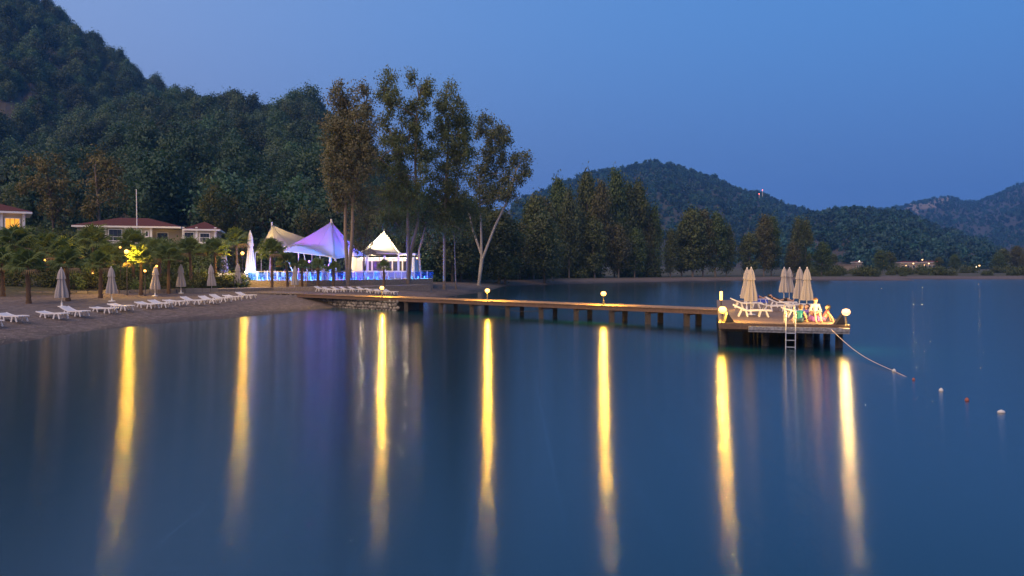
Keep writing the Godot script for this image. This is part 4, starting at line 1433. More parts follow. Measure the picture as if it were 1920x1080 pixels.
func garden() -> void:
	# front row of palms at the beach edge, then the garden behind
	var spots := [[53, 57.5, 491, 1.25, "fan palm on the sand before the promenade wall, the one beside the outermost parasol"], [127, 61.0, 488, 1.2, "fan palm behind the first two parasols of the beach"], [188, 66.0, 489, 1.15, "fan palm just behind the second parasol on the beach"], [264, 72.0, 482, 1.3, "fan palm between the second and third beach parasols"], [316, 76.0, 476, 1.35, "fan palm between the third and fourth beach parasols"],
		[358, 84.0, 466, 1.5, "fan palm beside the villa's end, in front of the white terrace wall"], [404, 88.0, 466, 1.5, "fan palm before the first tall white parasol"], [445, 95.0, 452, 1.7, "round olive palm lit gold beside the tall white parasols"],
		[174, 80.0, 452, 1.9, "tall fan palm with its trunk lit orange from below"], [250, 84.0, 458, 1.9, "fan palm glowing gold beside the bright garden lamp"], [30, 72.0, 452, 1.7, "bushy fan palm below the villa with the lit window"], [90, 76.0, 462, 1.6, "fan palm in the garden between the two villas"], [120, 70.0, 470, 1.5, "fan palm in the middle of the dark garden"], [300, 82.0, 470, 1.6, "fan palm in front of the long villa's balcony"],
		[205, 78.0, 478, 1.4, "fan palm standing in front of the bright garden lamp"], [5, 64.0, 486, 1.4, "fan palm cut by the edge of the garden near the kerb wall"], [510, 88.0, 470, 1.7, "tall fan palm in front of the cream canvas peak"], [539, 90.0, 487, 1.15, "fan palm in front of the low grey canopy edge"], [566, 91.0, 496, 1.0, "small fan palm before the middle of the blue balustrade"], [596, 91.5, 495, 1.0, "small fan palm left of the tall mast before the blue balustrade"], [625, 92.0, 500, 0.95, "small fan palm at the foot of the tall canopy mast"], [720, 95.0, 497, 0.95, "small umbrella-shaped palm in front of the bright bar"]]
	for q in spots:
		var at := on_ground_d(q[0], q[1])
		var h := height_at(q[2], q[1]) - at.y
		fan_palm(q[4], at, maxf(h - 0.3, 0.6), q[3] * 1.15, 28 if q[3] > 1.1 else 20)
	# clipped hedge behind the promenade
	var line := [Vector2(-66, 59.5), Vector2(-50, 69.5), Vector2(-41.5, 77.0), Vector2(-34.5, 82.5)]
	for i in line.size() - 1:
		var a: Vector2 = line[i]; var b: Vector2 = line[i + 1]
		var root := a.lerp(b, 0.5)
		var t := thing("hedge", ["dark clipped hedge behind the promenade below the left villa", "dark clipped hedge behind the third beach parasol", "dark clipped hedge beside the white terrace wall"][i], "hedge", Vector3(root.x, ground_y(root.x, root.y), -root.y))
		var s := Shape.new()
		var n := int(a.distance_to(b) * 11)
		for k in n:
			var p := a.lerp(b, rng.randf())
			var base := Vector3(p.x - root.x + rng.randf_range(-0.5, 0.5), rng.randf_range(0.1, 1.35), -(p.y - root.y) + rng.randf_range(-0.5, 0.5))
			clump(s, base, 0.33, 26, 0.2, 0.07, Color(1, 1, 1), 0.0)
		obj("foliage", s, M.leaf_hedge, t)
		s = Shape.new()
		for k in int(a.distance_to(b) / 1.2):
			var p := a.lerp(b, (k + 0.5) / maxf(1.0, int(a.distance_to(b) / 1.2)))
			var o := Vector3(p.x - root.x, -0.3, -(p.y - root.y))
			s.tube([o, o + Vector3(0.05, 1.2, 0)], [0.04, 0.02], 5)
		obj("stems", s, M.bark_dark, t)
	# shrubs of the garden
	var shrubs := []
	for k in 3:
		var s := Shape.new()
		for i in 26:
			var q := rand_dir() * Vector3(0.9, 0.55, 0.9)
			clump(s, Vector3(0, 0.62, 0) + q, 0.32, 34, 0.22, 0.07, Color(1, 1, 1), 0.1)
		shrubs.append(s.mesh())
	var stem := Shape.new()
	for i in 5:
		var q := rand_dir() * Vector3(0.5, 0, 0.5)
		stem.tube([Vector3(q.x * 0.2, -0.2, q.z * 0.2), Vector3(q.x, 0.8, q.z)], [0.04, 0.015], 5)
	var stem_m := stem.mesh()
	for i in 58:
		var px := rng.randf_range(-10, 480)
		var d := rng.randf_range(73, 101)
		if px > 330: d = rng.randf_range(86, 94)
		var at := on_ground_d(px, d)
		var t := thing("garden_shrub", "rounded leafy shrub in the garden between the palms", "shrub", at, rng.randf() * TAU, "shrubs in the garden")
		t.scale = Vector3.ONE * rng.randf_range(0.8, 1.5)
		obj("foliage", shrubs[i % 3], M.leaf_hedge if i % 2 else M.leaf_palm, t)
		obj("stems", stem_m, M.bark_dark, t)
	# broad bushes and small trees that hide the villas' ground floors
	var tall := []
	for k in 3:
		tall.append(make_tree(5.0, 1.9 + 0.2 * k, 0.05, 46, 60, 0.3, Color(1, 1, 1), 0.2, 0.1))
	for q in [[-12, 84, 442], [12, 84.5, 440], [38, 84, 438], [52, 86, 430], [70, 88, 432], [92, 92, 436], [118, 94, 434], [142, 96, 438], [160, 97, 446], [188, 99, 456], [205, 97, 464], [228, 98, 462], [246, 99, 458], [268, 99, 464], [290, 98, 456], [312, 97, 452], [330, 98, 462], [352, 99, 456], [372, 98, 464], [392, 99, 458], [410, 103, 452], [430, 104, 456], [455, 108, 452]]:
		var at := on_ground_d(q[0], q[1])
		var h: float = height_at(q[2], q[1]) - at.y
		tree_thing("garden_tree", "bushy small garden tree standing close before the villas", "small trees before the villas", tall[int(q[0] + 20) % 3], M.leaf_hedge if int(q[0]) % 4 else M.leaf_palm, M.bark_dark, at, maxf(h, 1.5) / 5.0, clampf(5.0 / maxf(h, 1.5), 0.6, 1.3))
	# lamps
	var lamps := [[238, 472, 70.5, 48.0, "bulb", "bright golden globe lamp on a post in front of the long villa"], [226, 464, 80.0, 1.0, "bulb", "small golden lamp just behind the bright garden lamp"], [272, 508, 71.0, 1.5, "bulb", "low golden lamp beside the third beach parasol"], [294, 499, 82.0, 0.8, "bulb", "dim orange lamp behind the third beach parasol"], [455, 475, 89.0, 44.0, "bulb", "bright golden globe lamp beside the tall white parasol"],
		[172, 512, 79.0, 3.5, "bulb", "ground lamp lighting the tall palm's trunk orange"], [284, 477, 86.0, 1.2, "bulb", "small golden lamp beneath the villa balcony"], [85, 488, 76.0, 1.2, "bulb", "dim golden lamp hidden among the garden palms"], [200, 476, 88.0, 1.2, "bulb", "small golden lamp beside the tall palm's crown"]]
	for q in lamps:
		var at := on_ground_d(q[0], q[2])
		var h := height_at(q[1], q[2]) - at.y
		if q[0] == 172: at += Vector3(0.5, 0, 0.6)
		post_lamp(q[5], at, maxf(h, 0.35), q[3], q[4], Color(1.0, 0.54, 0.05), 0.21 if q[3] > 10 else 0.12)
	# flagpole
	var fp := on_ground_d(258, 99.0)
	var top := height_at(358, 99.0) - fp.y
	var t2 := thing("flagpole", "thin white flagpole without a flag before the long villa", "flagpole", fp)
	var s2 := Shape.new()
	s2.tube([Vector3(0, -0.2, 0), Vector3(0, top, 0)], [0.08, 0.05], 8)
	obj("pole", s2, M.white_paint, t2)
	s2 = Shape.new()
	s2.lathe([Vector2(0.01, top), Vector2(0.09, top + 0.08), Vector2(0.01, top + 0.17)], 10)
	obj("finial", s2, M.white_paint, t2)

func villas() -> void:
	var d := 106.0
	var m := d / F
	var gx := dir_of(280) * d
	var gy := ground_y(gx, d) - 0.4
	var t := thing("villa", "long cream villa with a dark red hip roof and dark windows", "house", Vector3(gx, gy, -d), 0.3)
	var X := func(px: float) -> float: return (px - 280.0) * m * 1.04
	var Y := func(py: float) -> float: return height_at(py, d) - gy
	var s := Shape.new()
	for q in [[166.0, 284.0, 424.0, 0.0, 9.0], [284.0, 336.0, 425.5, -1.6, 7.4], [336.0, 394.0, 429.0, 0.3, 9.3]]:
		var x0: float = X.call(q[0]); var x1: float = X.call(q[1]); var h: float = Y.call(q[2]) - 0.25
		s.cube(Vector3((x0 + x1) * 0.5, h * 0.5, q[3] - q[4] * 0.5), Vector3(x1 - x0 - 0.01, h, q[4]))
	obj("wall", s, M.render, t)
	hip_roof(t, X.call(166), X.call(327), -9.0, 0.0, Y.call(424.5), 1.4, 0.6)
	hip_roof(t, X.call(344), X.call(394), -9.0, 0.3, Y.call(428.5), 1.3, 0.55)
	for q in [[226.0, 441.5, 21.0, 20.0, 2, 0.0], [258.0, 442.0, 20.0, 20.0, 2, 0.0], [277.0, 438.5, 4.0, 9.0, 0, 0.0], [300.0, 442.0, 18.0, 12.0, 2, -1.6], [347.0, 443.0, 17.0, 15.0, 2, 0.3], [374.0, 445.0, 16.0, 16.0, 2, 0.3], [226.0, 478.0, 20.0, 22.0, 2, 0.0], [258.0, 478.0, 20.0, 22.0, 2, 0.0], [347.0, 478.0, 18.0, 22.0, 2, 0.3], [374.0, 478.0, 18.0, 22.0, 2, 0.3], [184.0, 441.0, 12.0, 16.0, 1, 0.0]]:
		window(t, X.call(q[0]), Y.call(q[1]), q[5], q[2] * m, q[3] * m, q[4], "glass")
	# balcony slabs with rails
	for q in [[206.0, 284.0, 0.0], [336.0, 392.0, 0.3]]:
		var x0: float = X.call(q[0]); var x1: float = X.call(q[1]); var y: float = Y.call(456.0)
		s = Shape.new()
		s.cube(Vector3((x0 + x1) * 0.5, y, q[2] + 0.76), Vector3(x1 - x0, 0.2, 1.5))
		var bal := obj("balcony", s, M.white_paint, t)
		for k in 9:
			s = Shape.new()
			s.cube(Vector3(lerpf(x0 + 0.05, x1 - 0.05, k / 8.0), y + 0.45, q[2] + 1.45), Vector3(0.04, 0.7, 0.04))
			obj("baluster", s, M.white_paint, bal)
		s = Shape.new()
		s.cube(Vector3((x0 + x1) * 0.5, y + 0.82, q[2] + 1.45), Vector3(x1 - x0, 0.05, 0.06))
		obj("handrail", s, M.white_paint, bal)
	# corner pilasters
	for px in [210.0, 242.0, 284.0, 338.0, 360.0, 392.0]:
		s = Shape.new()
		s.cube(Vector3(X.call(px), Y.call(442.0), (0.3 if px > 330 else 0.0) + 0.06), Vector3(0.3, 2.6, 0.12))
		obj("pilaster", s, M.white_paint, t)
	# wall lamp by the left corner of the long villa
	post_lamp("amber lamp washing the left end wall of the long villa", pos_d(176, 104.0, ground_y(dir_of(176) * 104.0, 104.0)), height_at(436, 104.0) - ground_y(dir_of(176) * 104.0, 104.0), 22.0, "bulb_warm", Color(1.0, 0.65, 0.2), 0.1)
	post_lamp("added amber lamp warming the recessed middle of the long villa", pos_d(306, 101.0, ground_y(dir_of(306) * 101.0, 101.0)), height_at(450, 101.0) - ground_y(dir_of(306) * 101.0, 101.0), 7.0, "bulb_warm", Color(1.0, 0.65, 0.2), 0.1)  # extra lamp, added only to warm the facade
	# left villa with a lit window
	d = 90.0
	m = d / F
	gx = dir_of(0) * d
	gy = ground_y(gx, d) - 0.4
	var v := thing("villa", "cream villa with a red hip roof and one warmly lit window", "house", Vector3(gx, gy, -d), 0.6)
	var Xb := func(px: float) -> float: return px * m
	var Yb := func(py: float) -> float: return height_at(py, d) - gy
	s = Shape.new()
	var hb: float = Yb.call(399.0)
	s.cube(Vector3(Xb.call(-60.0), hb * 0.5, -4.0), Vector3(200 * m, hb, 8.0))
	obj("wall", s, M.render, v)
	hip_roof(v, Xb.call(-160.0), Xb.call(41.0), -8.0, 0.0, Yb.call(396.0), 1.5, 0.75)
	window(v, Xb.call(21.0), Yb.call(419.0), 0.0, 22 * m, 19 * m, 2, "window_lit")
	window(v, Xb.call(-12.0), Yb.call(419.0), 0.0, 18 * m, 18 * m, 2, "glass")
	window(v, Xb.call(21.0), Yb.call(465.0), 0.0, 22 * m, 22 * m, 2, "glass")
	for px in [4.0, 39.0]:
		s = Shape.new()
		s.cube(Vector3(Xb.call(px), Yb.call(418.0), 0.08), Vector3(0.28, 2.5, 0.16))
		obj("pilaster", s, M.white_paint, v)
	lamp_light(v, Vector3(Xb.call(21.0), Yb.call(417.0), 0.5), Color(1.0, 0.5, 0.08), 0.35, 0.3)

func seat_person(label: String, at: Vector3, turn: float, top: Color) -> Node3D:
	var j := {"hip": Vector3(0, 0.52, 0), "chest": Vector3(0, 0.9, 0.02), "head": Vector3(0, 1.18, 0.05), "elbow_l": Vector3(-0.25, 0.66, 0.1), "elbow_r": Vector3(0.25, 0.66, 0.1), "hand_l": Vector3(-0.13, 0.7, 0.34), "hand_r": Vector3(0.13, 0.7, 0.34), "knee_l": Vector3(-0.11, 0.52, 0.43), "knee_r": Vector3(0.11, 0.52, 0.43), "foot_l": Vector3(-0.11, 0.06, 0.46), "foot_r": Vector3(0.11, 0.06, 0.46), "sleeves": true}
	return person(label, at, turn, j, Color(0.5, 0.32, 0.22), top, Color(0.2, 0.2, 0.26), "hair_dark", false, false, 0.04, "guests seated in the pool bar")

func pool_bar() -> void:
	var TY := 2.15                      # terrace level
	# terrace slab
	var s := Shape.new()
	var outline := [Vector2(dir_of(340) * 99.0, 99.0), Vector2(dir_of(462) * 93.0, 93.0), Vector2(dir_of(575) * 92.0, 92.0), Vector2(dir_of(700) * 98.0, 98.0), Vector2(dir_of(812) * 107.0, 107.0), Vector2(dir_of(800) * 124.0, 124.0), Vector2(dir_of(340) * 124.0, 124.0)]
	var c := Vector2.ZERO
	for p in outline: c += p
	c /= outline.size()
	for i in outline.size():
		var a: Vector2 = outline[i]; var b: Vector2 = outline[(i + 1) % outline.size()]
		s.tri(Vector3(a.x, TY, -a.y), Vector3(b.x, TY, -b.y), Vector3(c.x, TY, -c.y))
		s.quad(Vector3(a.x, -0.5, -a.y), Vector3(b.x, -0.5, -b.y), Vector3(b.x, TY, -b.y), Vector3(a.x, TY, -a.y))
	structure("pavement", s, M.paving)
	# balustrade of blue tinted glass panels with blue lamps behind
	var t := thing("lit_balustrade", "white balustrade with blue tinted glass panels along the bar terrace", "balustrade")
	var lights := Node3D.new()
	for i in [1, 2, 3]:
		var a: Vector2 = outline[i]; var b: Vector2 = outline[i + 1]
		var n := int(a.distance_to(b) / 1.25)
		for k in n:
			var p := a.lerp(b, k / float(n)) + Vector2(0, 0.35); var q := a.lerp(b, (k + 1) / float(n)) + Vector2(0, 0.35)
			var p3 := Vector3(p.x, TY, -p.y); var q3_ := Vector3(q.x, TY, -q.y)
			var sh := Shape.new()
			sh.bar(p3.lerp(q3_, 0.06) + Vector3(0, 0.55, 0), p3.lerp(q3_, 0.94) + Vector3(0, 0.55, 0), 0.02, 0.85)
			obj("panel", sh, M.blue_glass, t)
			sh = Shape.new()
			sh.cube(p3 + Vector3(0, 0.55, 0), Vector3(0.09, 1.1, 0.09))
			obj("post", sh, M.white_paint, t)
			sh = Shape.new()
			sh.bar(p3 + Vector3(0, 1.12, 0), q3_ + Vector3(0, 1.12, 0), 0.09, 0.05)
			obj("handrail", sh, M.white_paint, t)
	# the blue lamps behind it
	var blues := [476, 492, 508, 524, 545, 566, 583, 602, 622, 645, 668, 690, 708, 728, 772, 784, 796]
	for px in blues:
		var d := 93.6
		if px > 575: d = lerpf(93.2, 107.5, (px - 575) / 237.0) + 0.6
		elif px < 500: d = 93.9
		var at := pos_d(px, d, TY)
		var l := thing("blue_lamp", "small blue lamp on the terrace floor behind the balustrade", "lamp", at, 0, "blue lamps behind the balustrade")
		var sh := Shape.new()
		sh.lathe([Vector2(0.01, 0), Vector2(0.1, 0), Vector2(0.1, 0.1), Vector2(0.08, 0.12)], 10)
		obj("housing", sh, M.white_paint, l)
		sh = Shape.new()
		sh.lathe([Vector2(0.08, 0.12), Vector2(0.1, 0.25), Vector2(0.06, 0.36), Vector2(0.01, 0.38)], 10)
		obj("bulb", sh, M.bulb_blue, l)
		lamp_light(l, Vector3(0, 0.25, 0), Color(0.01, 0.25, 1.0), rng.randf_range(4.0, 15.0), 0.09)
	# ---- the two large canvases
	var A := func(px: float, py: float, d: float) -> Vector3: return pos_px(px, py, d)
	var root := thing("tensile_canopy", "large peaked canvas canopy lit violet, on a tall white mast", "canopy")
	var peak: Vector3 = A.call(622, 416, 100.0)
	obj("membrane", membrane(peak, [A.call(533, 462, 96.0), A.call(629, 485, 92.0), A.call(688, 479, 98.0), A.call(668, 470, 110.0), A.call(585, 452, 112.0)], 1.25, 0.14), M.membrane, root)
	seams(root)
	s = Shape.new()
	s.tube([Vector3(peak.x - 0.0, TY, peak.z + 1.2), peak + Vector3(0, 0.35, 0)], [0.17, 0.12], 10)
	s.tube([Vector3(A.call(632, 512, 98.8).x, TY, -98.8), peak + Vector3(0.05, 0.1, 0)], [0.12, 0.1], 10)
	obj("mast", s, M.white_paint, root)
	for q in [[533.0, 462.0, 96.0, 0.5], [629.0, 485.0, 92.2, 0.2], [688.0, 479.0, 98.2, -0.7], [585.0, 452.0, 112.0, 0.0]]:
		var p: Vector3 = A.call(q[0], q[1], q[2])
		s = Shape.new()
		s.tube([Vector3(p.x + q[3], TY, p.z), p], [0.07, 0.06], 8)
		obj("strut", s, M.white_paint, root)
	var r2 := thing("tensile_canopy", "cream canvas canopy with a yellow lit top behind the tall palm", "canopy")
	var peak2: Vector3 = A.call(511, 422, 108.0)
	obj("membrane", membrane(peak2, [A.call(479, 473, 104.0), A.call(560, 472, 101.0), A.call(600, 452, 108.0), A.call(570, 450, 120.0), A.call(490, 462, 118.0)], 1.35, 0.14), M.membrane, r2)
	seams(r2)
	s = Shape.new()
	s.tube([Vector3(peak2.x - 0.6, TY, peak2.z - 0.5), peak2 + Vector3(0, 0.4, 0)], [0.16, 0.12], 10)
	obj("mast", s, M.white_paint, r2)
	for q in [[479.0, 473.0, 104.0], [560.0, 472.0, 101.0], [490.0, 462.0, 118.0]]:
		var p: Vector3 = A.call(q[0], q[1], q[2])
		s = Shape.new()
		s.tube([Vector3(p.x, TY, p.z), p], [0.07, 0.06], 8)
		obj("strut", s, M.white_paint, r2)
	# low front canopy with a grey underside
	var r3 := thing("tensile_canopy", "low flat grey canvas canopy with scalloped white edge before the violet one", "canopy")
	var f0: Vector3 = A.call(548, 461, 96.0)
	obj("membrane", membrane(A.call(556, 459, 95.5), [A.call(533, 471, 94.0), A.call(625, 482, 92.8), A.call(612, 467, 97.0), A.call(537, 462, 97.5)], 1.1, 0.08), M.membrane, r3)
	seams(r3)
	for q in [[533.0, 471.0, 94.0, 556.0], [570.0, 476.0, 93.6, 580.0], [600.0, 480.0, 93.2, 606.0], [537.0, 462.0, 97.5, 540.0]]:
		var p: Vector3 = A.call(q[0], q[1], q[2])
		s = Shape.new()
		s.tube([Vector3(dir_of(q[3]) * q[2], TY, p.z), p], [0.06, 0.05], 8)
		obj("strut", s, M.white_paint, r3)
	# third, white lit cone over the bar
	var r4 := thing("tensile_canopy", "bright white cone canopy above the bar, half hidden by leaves", "canopy")
	var peak4: Vector3 = A.call(721, 433, 116.0)
	obj("membrane", membrane(peak4, [A.call(668, 476, 111.0), A.call(748, 476, 111.0), A.call(752, 474, 121.0), A.call(672, 474, 121.0)], 1.2, 0.06), M.membrane, r4)
	seams(r4)
	s = Shape.new()
	s.tube([Vector3(peak4.x, TY, peak4.z), peak4 + Vector3(0, 0.3, 0)], [0.14, 0.1], 10)
	obj("mast", s, M.white_paint, r4)
	# lamps of the canopies
	var cl := [[617, 497, 101.5, Color(0.26, 0.01, 1.0), 38.0, "bulb_violet", "violet floodlight inside the tall violet canopy"], [652, 496, 101.0, Color(0.04, 0.04, 1.0), 40.0, "bulb_blue", "blue floodlight under the right wing of the violet canopy"], [580, 490, 98.5, Color(0.70, 0.10, 0.8), 11.0, "bulb_violet", "pink violet floodlight under the low grey canopy"], [515, 455, 108.0, Color(1.0, 0.62, 0.14), 10.0, "bulb_white", "warm lamp hung under the cream canopy's peak"], [712, 470, 116.0, Color(1.0, 0.78, 0.46), 120.0, "bulb_white", "white lamp hung inside the cone canopy"]]
	for q in cl:
		var p: Vector3 = A.call(q[0], q[1], q[2])
		var l := thing("flood_lamp", q[6], "lamp", p, 0, "floodlights of the bar")
		var sh := Shape.new()
		sh.lathe([Vector2(0.01, -0.16), Vector2(0.11, -0.1), Vector2(0.13, 0.05), Vector2(0.01, 0.14)], 10)
		obj("bulb", sh, M[q[5]], l)
		sh = Shape.new()
		sh.tube([Vector3(0, TY - p.y, 0), Vector3(0, -0.15, 0)], [0.03, 0.03], 6)
		obj("stand", sh, M.dark_frame, l)
		lamp_light(l, Vector3.ZERO, q[3], q[4], 0.12)
	# ---- bar building
	var d := 112.0
	var m := d / F
	var bx := dir_of(715) * d
	var bar := thing("bar_building", "open white bar pavilion glowing with warm light beside the trees", "building", Vector3(bx, TY, -d))
	var X := func(px: float) -> float: return (px - 715.0) * m
	var Y := func(py: float) -> float: return height_at(py, d) - TY
	s = Shape.new()
	s.cube(Vector3(X.call(715.0), 1.6, -6.0), Vector3(124 * m, 3.2, 0.2))
	s.cube(Vector3(X.call(776.0), 1.6, -3.0), Vector3(0.2, 3.2, 5.8))
	s.cube(Vector3(X.call(653.0), 1.6, -3.0), Vector3(0.2, 3.2, 5.8))
	obj("wall", s, M.white_paint, bar)
	s = Shape.new()
	s.cube(Vector3(X.call(715.0), Y.call(476.5), -2.9), Vector3(130 * m, 0.24, 6.9))
	obj("flat_roof", s, M.white_paint, bar)
	s = Shape.new()
	var ya: float = Y.call(466.0); var yb: float = Y.call(478.0)
	s.quad(Vector3(X.call(676.0), yb + 0.1, 1.6), Vector3(X.call(750.0), yb - 0.15, 1.6), Vector3(X.call(738.0), ya - 0.6, -0.5), Vector3(X.call(690.0), ya, -0.5))
	s.quad(Vector3(X.call(676.0), yb + 0.04, 1.6), Vector3(X.call(690.0), ya - 0.06, -0.5), Vector3(X.call(738.0), ya - 0.66, -0.5), Vector3(X.call(750.0), yb - 0.21, 1.6))
	obj("awning", s, M.awning, bar)
	for px in [656.0, 690.0, 722.0, 748.0, 772.0]:
		s = Shape.new()
		s.cube(Vector3(X.call(px), Y.call(476.5) * 0.5 - 0.06, 0.35), Vector3(0.26, Y.call(476.5) - 0.24, 0.26))
		obj("column", s, M.white_paint, bar)
	s = Shape.new()
	s.cube(Vector3(X.call(715.0), 0.55, -1.2), Vector3(95 * m, 1.1, 0.7))
	obj("counter", s, M.white_paint, bar)
	for i in 5:
		window(bar, X.call(674.0 + i * 20.0), 1.75, -5.9, 1.2, 1.5, 1, "glass", "dark_frame")
	for px in [672.0, 700.0, 728.0, 756.0]:
		s = Shape.new()
		s.lathe([Vector2(0.01, -0.1), Vector2(0.2, -0.08), Vector2(0.22, 0.0), Vector2(0.05, 0.06)], 12)
		var pd := obj("pendant_lamp", s, M.bulb_white, bar, Transform3D(Basis(), Vector3(X.call(px), Y.call(476.5) - 0.55, -2.2)))
		lamp_light(bar, Vector3(X.call(px), Y.call(476.5) - 0.6, -2.2), Color(1.0, 0.74, 0.36), 8.0, 0.12)
	# lamps round the bar
	for q in [[782, 484, 107.5, 7.0, "golden wall lamp on the corner post of the bar terrace"], [655, 480, 97.0, 5.0, "golden lamp by the twin trunks in front of the bar"], [538, 480, 96.0, 2.0, "small golden lamp under the low grey canopy"], [461, 510, 92.2, 4.0, "white hot lamp low beside the tall white parasol"]]:
		var gy := TY
		if q[0] == 655 or q[0] == 461: gy = ground_y(dir_of(q[0]) * q[2], q[2])
		post_lamp(q[4], pos_d(q[0], q[2], gy), height_at(q[1], q[2]) - gy, q[3], "bulb" if q[0] != 461 else "bulb_white", Color(1.0, 0.54, 0.05) if q[0] != 461 else Color(1, 0.8, 0.5), 0.14)
	# tall closed white parasols
	var tp := parasol("tall_parasol", "tall closed white parasol beside the blue balustrade's end", "tall parasols at the bar", M.canvas_white, 5.9, 0.52, 0.8)
	tp.position = pos_d(470, 95.5, TY)
	tp.scale = Vector3(1, (height_at(433, 95.5) - TY) / 5.9, 1)
	dup(tp, pos_d(420, 101.0, TY), 0.4, 0.9, "tall closed white parasol standing by the white terrace wall")
	# white terrace wall / counter lit from a strip of lamps
	s = Shape.new()
	var wa := pos_d(342, 99.6, TY); var wb := pos_d(462, 94.2, TY)
	var tw := thing("terrace_wall", "low white terrace wall lit pale violet near the closed parasols", "wall")
	s.bar(wa + Vector3(0, 0.4, 0), wb + Vector3(0, 0.4, 0), 0.25, 0.8)
	obj("wall_body", s, M.white_paint, tw)
	s = Shape.new()
	s.bar(wa + Vector3(0, 0.84, 0), wb + Vector3(0, 0.84, 0), 0.4, 0.08)
	obj("coping", s, M.white_paint, tw)
	for px in [360, 385, 412, 437]:
		var d2 := lerpf(98.8, 95.3, (px - 342) / 120.0) - 1.5
		var at := pos_d(px, d2, 0)
		at.y = maxf(ground_y(at.x, d2), 1.6)
		var l := thing("wall_washer", "small pale violet lamp washing the white terrace wall", "lamp", at, 0, "lamps washing the terrace wall")
		var sh := Shape.new()
		sh.lathe([Vector2(0.01, 0.3), Vector2(0.08, 0.32), Vector2(0.08, 0.42), Vector2(0.01, 0.46)], 10)
		obj("bulb", sh, M.bulb_violet if px != 412 else M.bulb_white, l)
		sh = Shape.new()
		sh.tube([Vector3(0, -0.3, 0), Vector3(0, 0.3, 0)], [0.03, 0.03], 6)
		obj("spike", sh, M.dark_frame, l)
		lamp_light(l, Vector3(0, 0.38, 0), Color(0.75, 0.55, 1.0) if px != 412 else Color(1, 0.8, 0.55), 2.2, 0.08)
	# tables and chairs with guests
	var ch := thing("bar_chair", "white chair on the bar terrace among the tables", "chair", Vector3.ZERO, 0, "chairs on the bar terrace")
	s = Shape.new()
	s.cube(Vector3(0, 0.44, 0), Vector3(0.46, 0.05, 0.46))
	obj("seat", s, M.chair_white, ch)
	s = Shape.new()
	s.cube(Vector3(0, 0.72, -0.22), Vector3(0.46, 0.5, 0.04))
	obj("backrest", s, M.chair_white, ch)
	for sx in [-0.2, 0.2]:
		for sz in [-0.2, 0.2]:
			s = Shape.new()
			s.cube(Vector3(sx, 0.21, sz), Vector3(0.04, 0.42, 0.04))
			obj("leg", s, M.chair_white, ch)
	var tb := thing("bar_table", "round white table on the bar terrace between white chairs", "table", Vector3.ZERO, 0, "tables on the bar terrace")
	s = Shape.new()
	s.lathe([Vector2(0.01, 0.70), Vector2(0.42, 0.70), Vector2(0.42, 0.74), Vector2(0.01, 0.745)], 20)
	obj("tabletop", s, M.chair_white, tb)
	s = Shape.new()
	s.lathe([Vector2(0.24, 0.0), Vector2(0.22, 0.03), Vector2(0.04, 0.06), Vector2(0.035, 0.7)], 12)
	obj("pedestal", s, M.chair_white, tb)
	var shirts := [Color(0.7, 0.68, 0.68), Color(0.6, 0.3, 0.35), Color(0.55, 0.55, 0.62), Color(0.15, 0.25, 0.55), Color(0.72, 0.7, 0.6)]
	var names := ["a white", "a rose", "a pale grey", "a blue", "a cream"]
	var first := true
	var k := 0
	var protos := []
	for q in [[486, 96.5], [512, 97.0], [538, 97.5], [564, 98.0], [592, 97.0], [644, 99.5], [672, 102.0], [700, 104.0]]:
		var at := pos_d(q[0], q[1], TY)
		if first:
			tb.position = at
		else:
			dup(tb, at)
		for sd in 3:
			var a: float = sd * TAU / 3 + q[0]
			var p := at + Vector3(sin(a), 0, cos(a)) * 0.72
			if first and sd == 0:
				ch.position = p
				ch.rotation.y = a + PI
			else:
				dup(ch, p, a + PI)
			if sd < 2 and k < 10:
				var lab := "guest in %s shirt sitting at a white table under the canopies" % names[k % 5]
				var pp := at + Vector3(sin(a), 0, cos(a)) * 0.76
				if k < 5: protos.append(seat_person(lab, pp, a + PI, shirts[k]))
				else: dup(protos[k % 5], pp, a + PI)
				k += 1
		first = false

